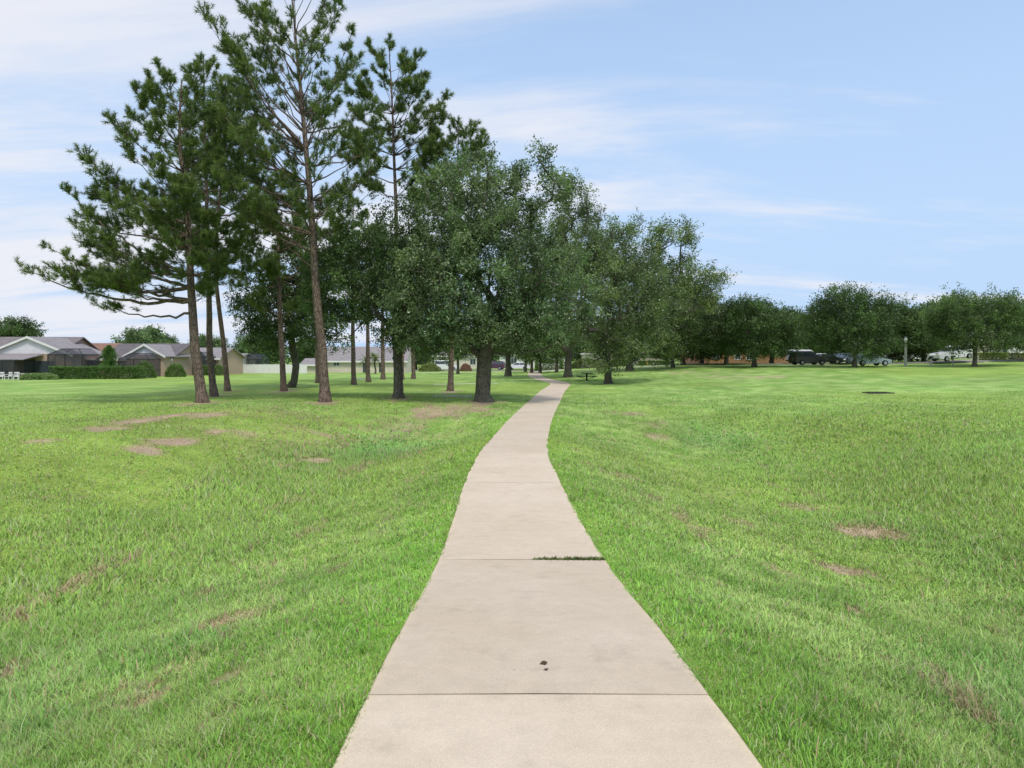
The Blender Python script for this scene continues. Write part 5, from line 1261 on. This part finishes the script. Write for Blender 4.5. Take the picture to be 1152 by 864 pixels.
x, d = X(1018.8, 81), 81; z = gz(x, d); root = empty('concrete_post', (x, d, z)); tag(root, 'tall pale concrete lamp post at the lawn edge, left of the white pickup', 'lamp post')
MB().cyl((0, 0, -.1), .16, 3.1, 12, r2=.12).build('pole', M['concrete_post'], root, smoothf=False)
MB().cyl((0, 0, 3.0), .12, .12, 12, r2=.2).cyl((0, 0, 3.12), .19, .34, 12, r2=.13).build('lantern', M['white'], root); MB().cyl((0, 0, 3.46), .22, .1, 12, r2=.05).build('cap', M['darkmetal'], root)
for u, d, lab in [(1047.5, 79.5, 'short pale post with mailbox before the pickup bonnet'), (941.5, 92, 'pale post with mailbox behind the black sedan'), (1072, 80.5, 'short pale post with mailbox in front of the pickup door')]:
    x = X(u, d); z = gz(x, d); root = empty('mailbox', (x, d, z)); tag(root, lab, 'mailbox', 'mailboxes along the street')
    MB().box(-.06, .06, -.06, .06, -.2, .95).build('post', M['concrete_post'], root)
    m = MB(); m.prism([(-.12, .95)] + [(.12 * math.cos(a), 1.1 + .12 * math.sin(a)) for a in np.linspace(0, math.pi, 8)][0:8] + [(-.12, .96)], -.28, .28)
    m.build('box', M['darkmetal'], root)
x, d = X(728.5, 106), 106; z = gz(x, d); root = empty('fire_hydrant', (x, d, z)); tag(root, 'small yellow hydrant by the sidewalk bend', 'hydrant')
YEL = mat('yellow_paint', (.6, .5, .12), .6)
MB().cyl((0, 0, -.05), .17, .12, 12).cyl((0, 0, .05), .13, .6, 12).cyl((0, 0, .65), .15, .12, 12, r2=.05).build('barrel', YEL, root)
for sg in (-1, 1): MB().cyl((sg * .13 - (.1 if sg < 0 else 0), 0, .45), .06, .1, 10, 'x').build('outlet', YEL, root)

x, d = at(988, 442.5); z = gz(x, d); root = empty('drain_inlet', (x, d, z)); tag(root, 'low dark drain inlet slab lying alone in the right lawn', 'drain')
MB().box(-.8, .8, -.5, .5, -.1, .06).build('slab', M['slabmetal'], root, .015); b = MB()
for k in range(9): b.box(-.62 + k * .15, -.56 + k * .15, -.4, .4, .062, .075)
b.build('grate', M['darkmetal'], root)
for u, v, w_, lab in [(405, 426.5, .8, 'flat pale utility slab in the grass beside the palms'), (508, 446, 1.2, 'thin pale slab in the grass in front of the dark pine trunk')]:
    x, d = at(u, v); z = gz(x, d); o = MB().box(-w_, w_, -.35, .35, -.1, .03 if w_ > 1 else .09).build('utility_slab', M['concrete_post'], None, .01); o.location = (x, d, z); tag(o, lab, 'slab')

# white patio chairs
def chair(label, u, d, rz):
    x = X(u, d); root = empty('patio_chair', (x, d, gz(x, d)), rz); tag(root, label, 'chair', 'white patio chairs')
    MB().box(-.25, .25, -.25, .25, .4, .44).build('seat', M['white'], root, .008)
    b = MB(); b.box(-.25, .25, .24, .28, .82, .9); b.box(-.25, .25, .24, .28, .44, .5)
    for k in range(4): b.box(-.2 + k * .12, -.15 + k * .12, .245, .275, .5, .82)
    b.build('backrest', M['white'], root)
    for sx in (-1, 1):
        for sy in (-1, 1): MB().box(sx * .23 - .025, sx * .23 + .025, sy * .23 - .025, sy * .23 + .025, -.05, .4).build('leg', M['white'], root)
        MB().box(sx * .27 - .03, sx * .27 + .03, -.26, .26, .62, .66).box(sx * .27 - .02, sx * .27 + .02, -.25, -.21, .44, .62).build('armrest', M['white'], root)
chair('white patio chair at the far left edge of the picture', 1, 76.5, .3)
chair('white patio chair between the other two, before the porch', 9.5, 76.5, -.2)
chair('white patio chair nearest the tall grass clump', 18.5, 76, .5)
MBt = empty('patio_table', (X(25, 77.5), 77.5, gz(X(25, 77.5), 77.5))); tag(MBt, 'small white patio table right of the three chairs', 'table')
MB().box(-.35, .35, -.35, .35, .68, .72).build('tabletop', M['white'], MBt)
for sx in (-1, 1):
    for sy in (-1, 1): MB().box(sx * .3 - .02, sx * .3 + .02, sy * .3 - .02, sy * .3 + .02, -.05, .68).build('leg', M['white'], MBt)

# dead leaves on the path
DL = mat('dead_leaf', (.07, .045, .025), .8)
for u, v, sz, lab in [(612, 750, .024, 'largest dark dead leaf on the nearest slab'), (614.5, 757, .014, 'small dead leaf touching the largest one')]:
    x, d = at(u, v)
    z = EYE - float(pathh(d)) + .016
    rg = np.random.default_rng(int(u * 7 + v)); n = 9
    vs = [(0, 0, .006)] + [((1 if k % 2 else .55) * sz * math.cos(k * 2 * math.pi / n) * 1.2, (1 if k % 2 else .6) * sz * math.sin(k * 2 * math.pi / n), rg.uniform(0, .012)) for k in range(n)]
    m = MB(); m.add(vs, [(0, 1 + k, 1 + (k + 1) % n) for k in range(n)]); m.add([(a, b_, c + .002) for a, b_, c in vs], [(0, 1 + k, 1 + (k + 1) % n) for k in range(n)])
    o = m.build('dead_leaf', DL); o.location = (x, d, z); tag(o, lab, 'leaf')
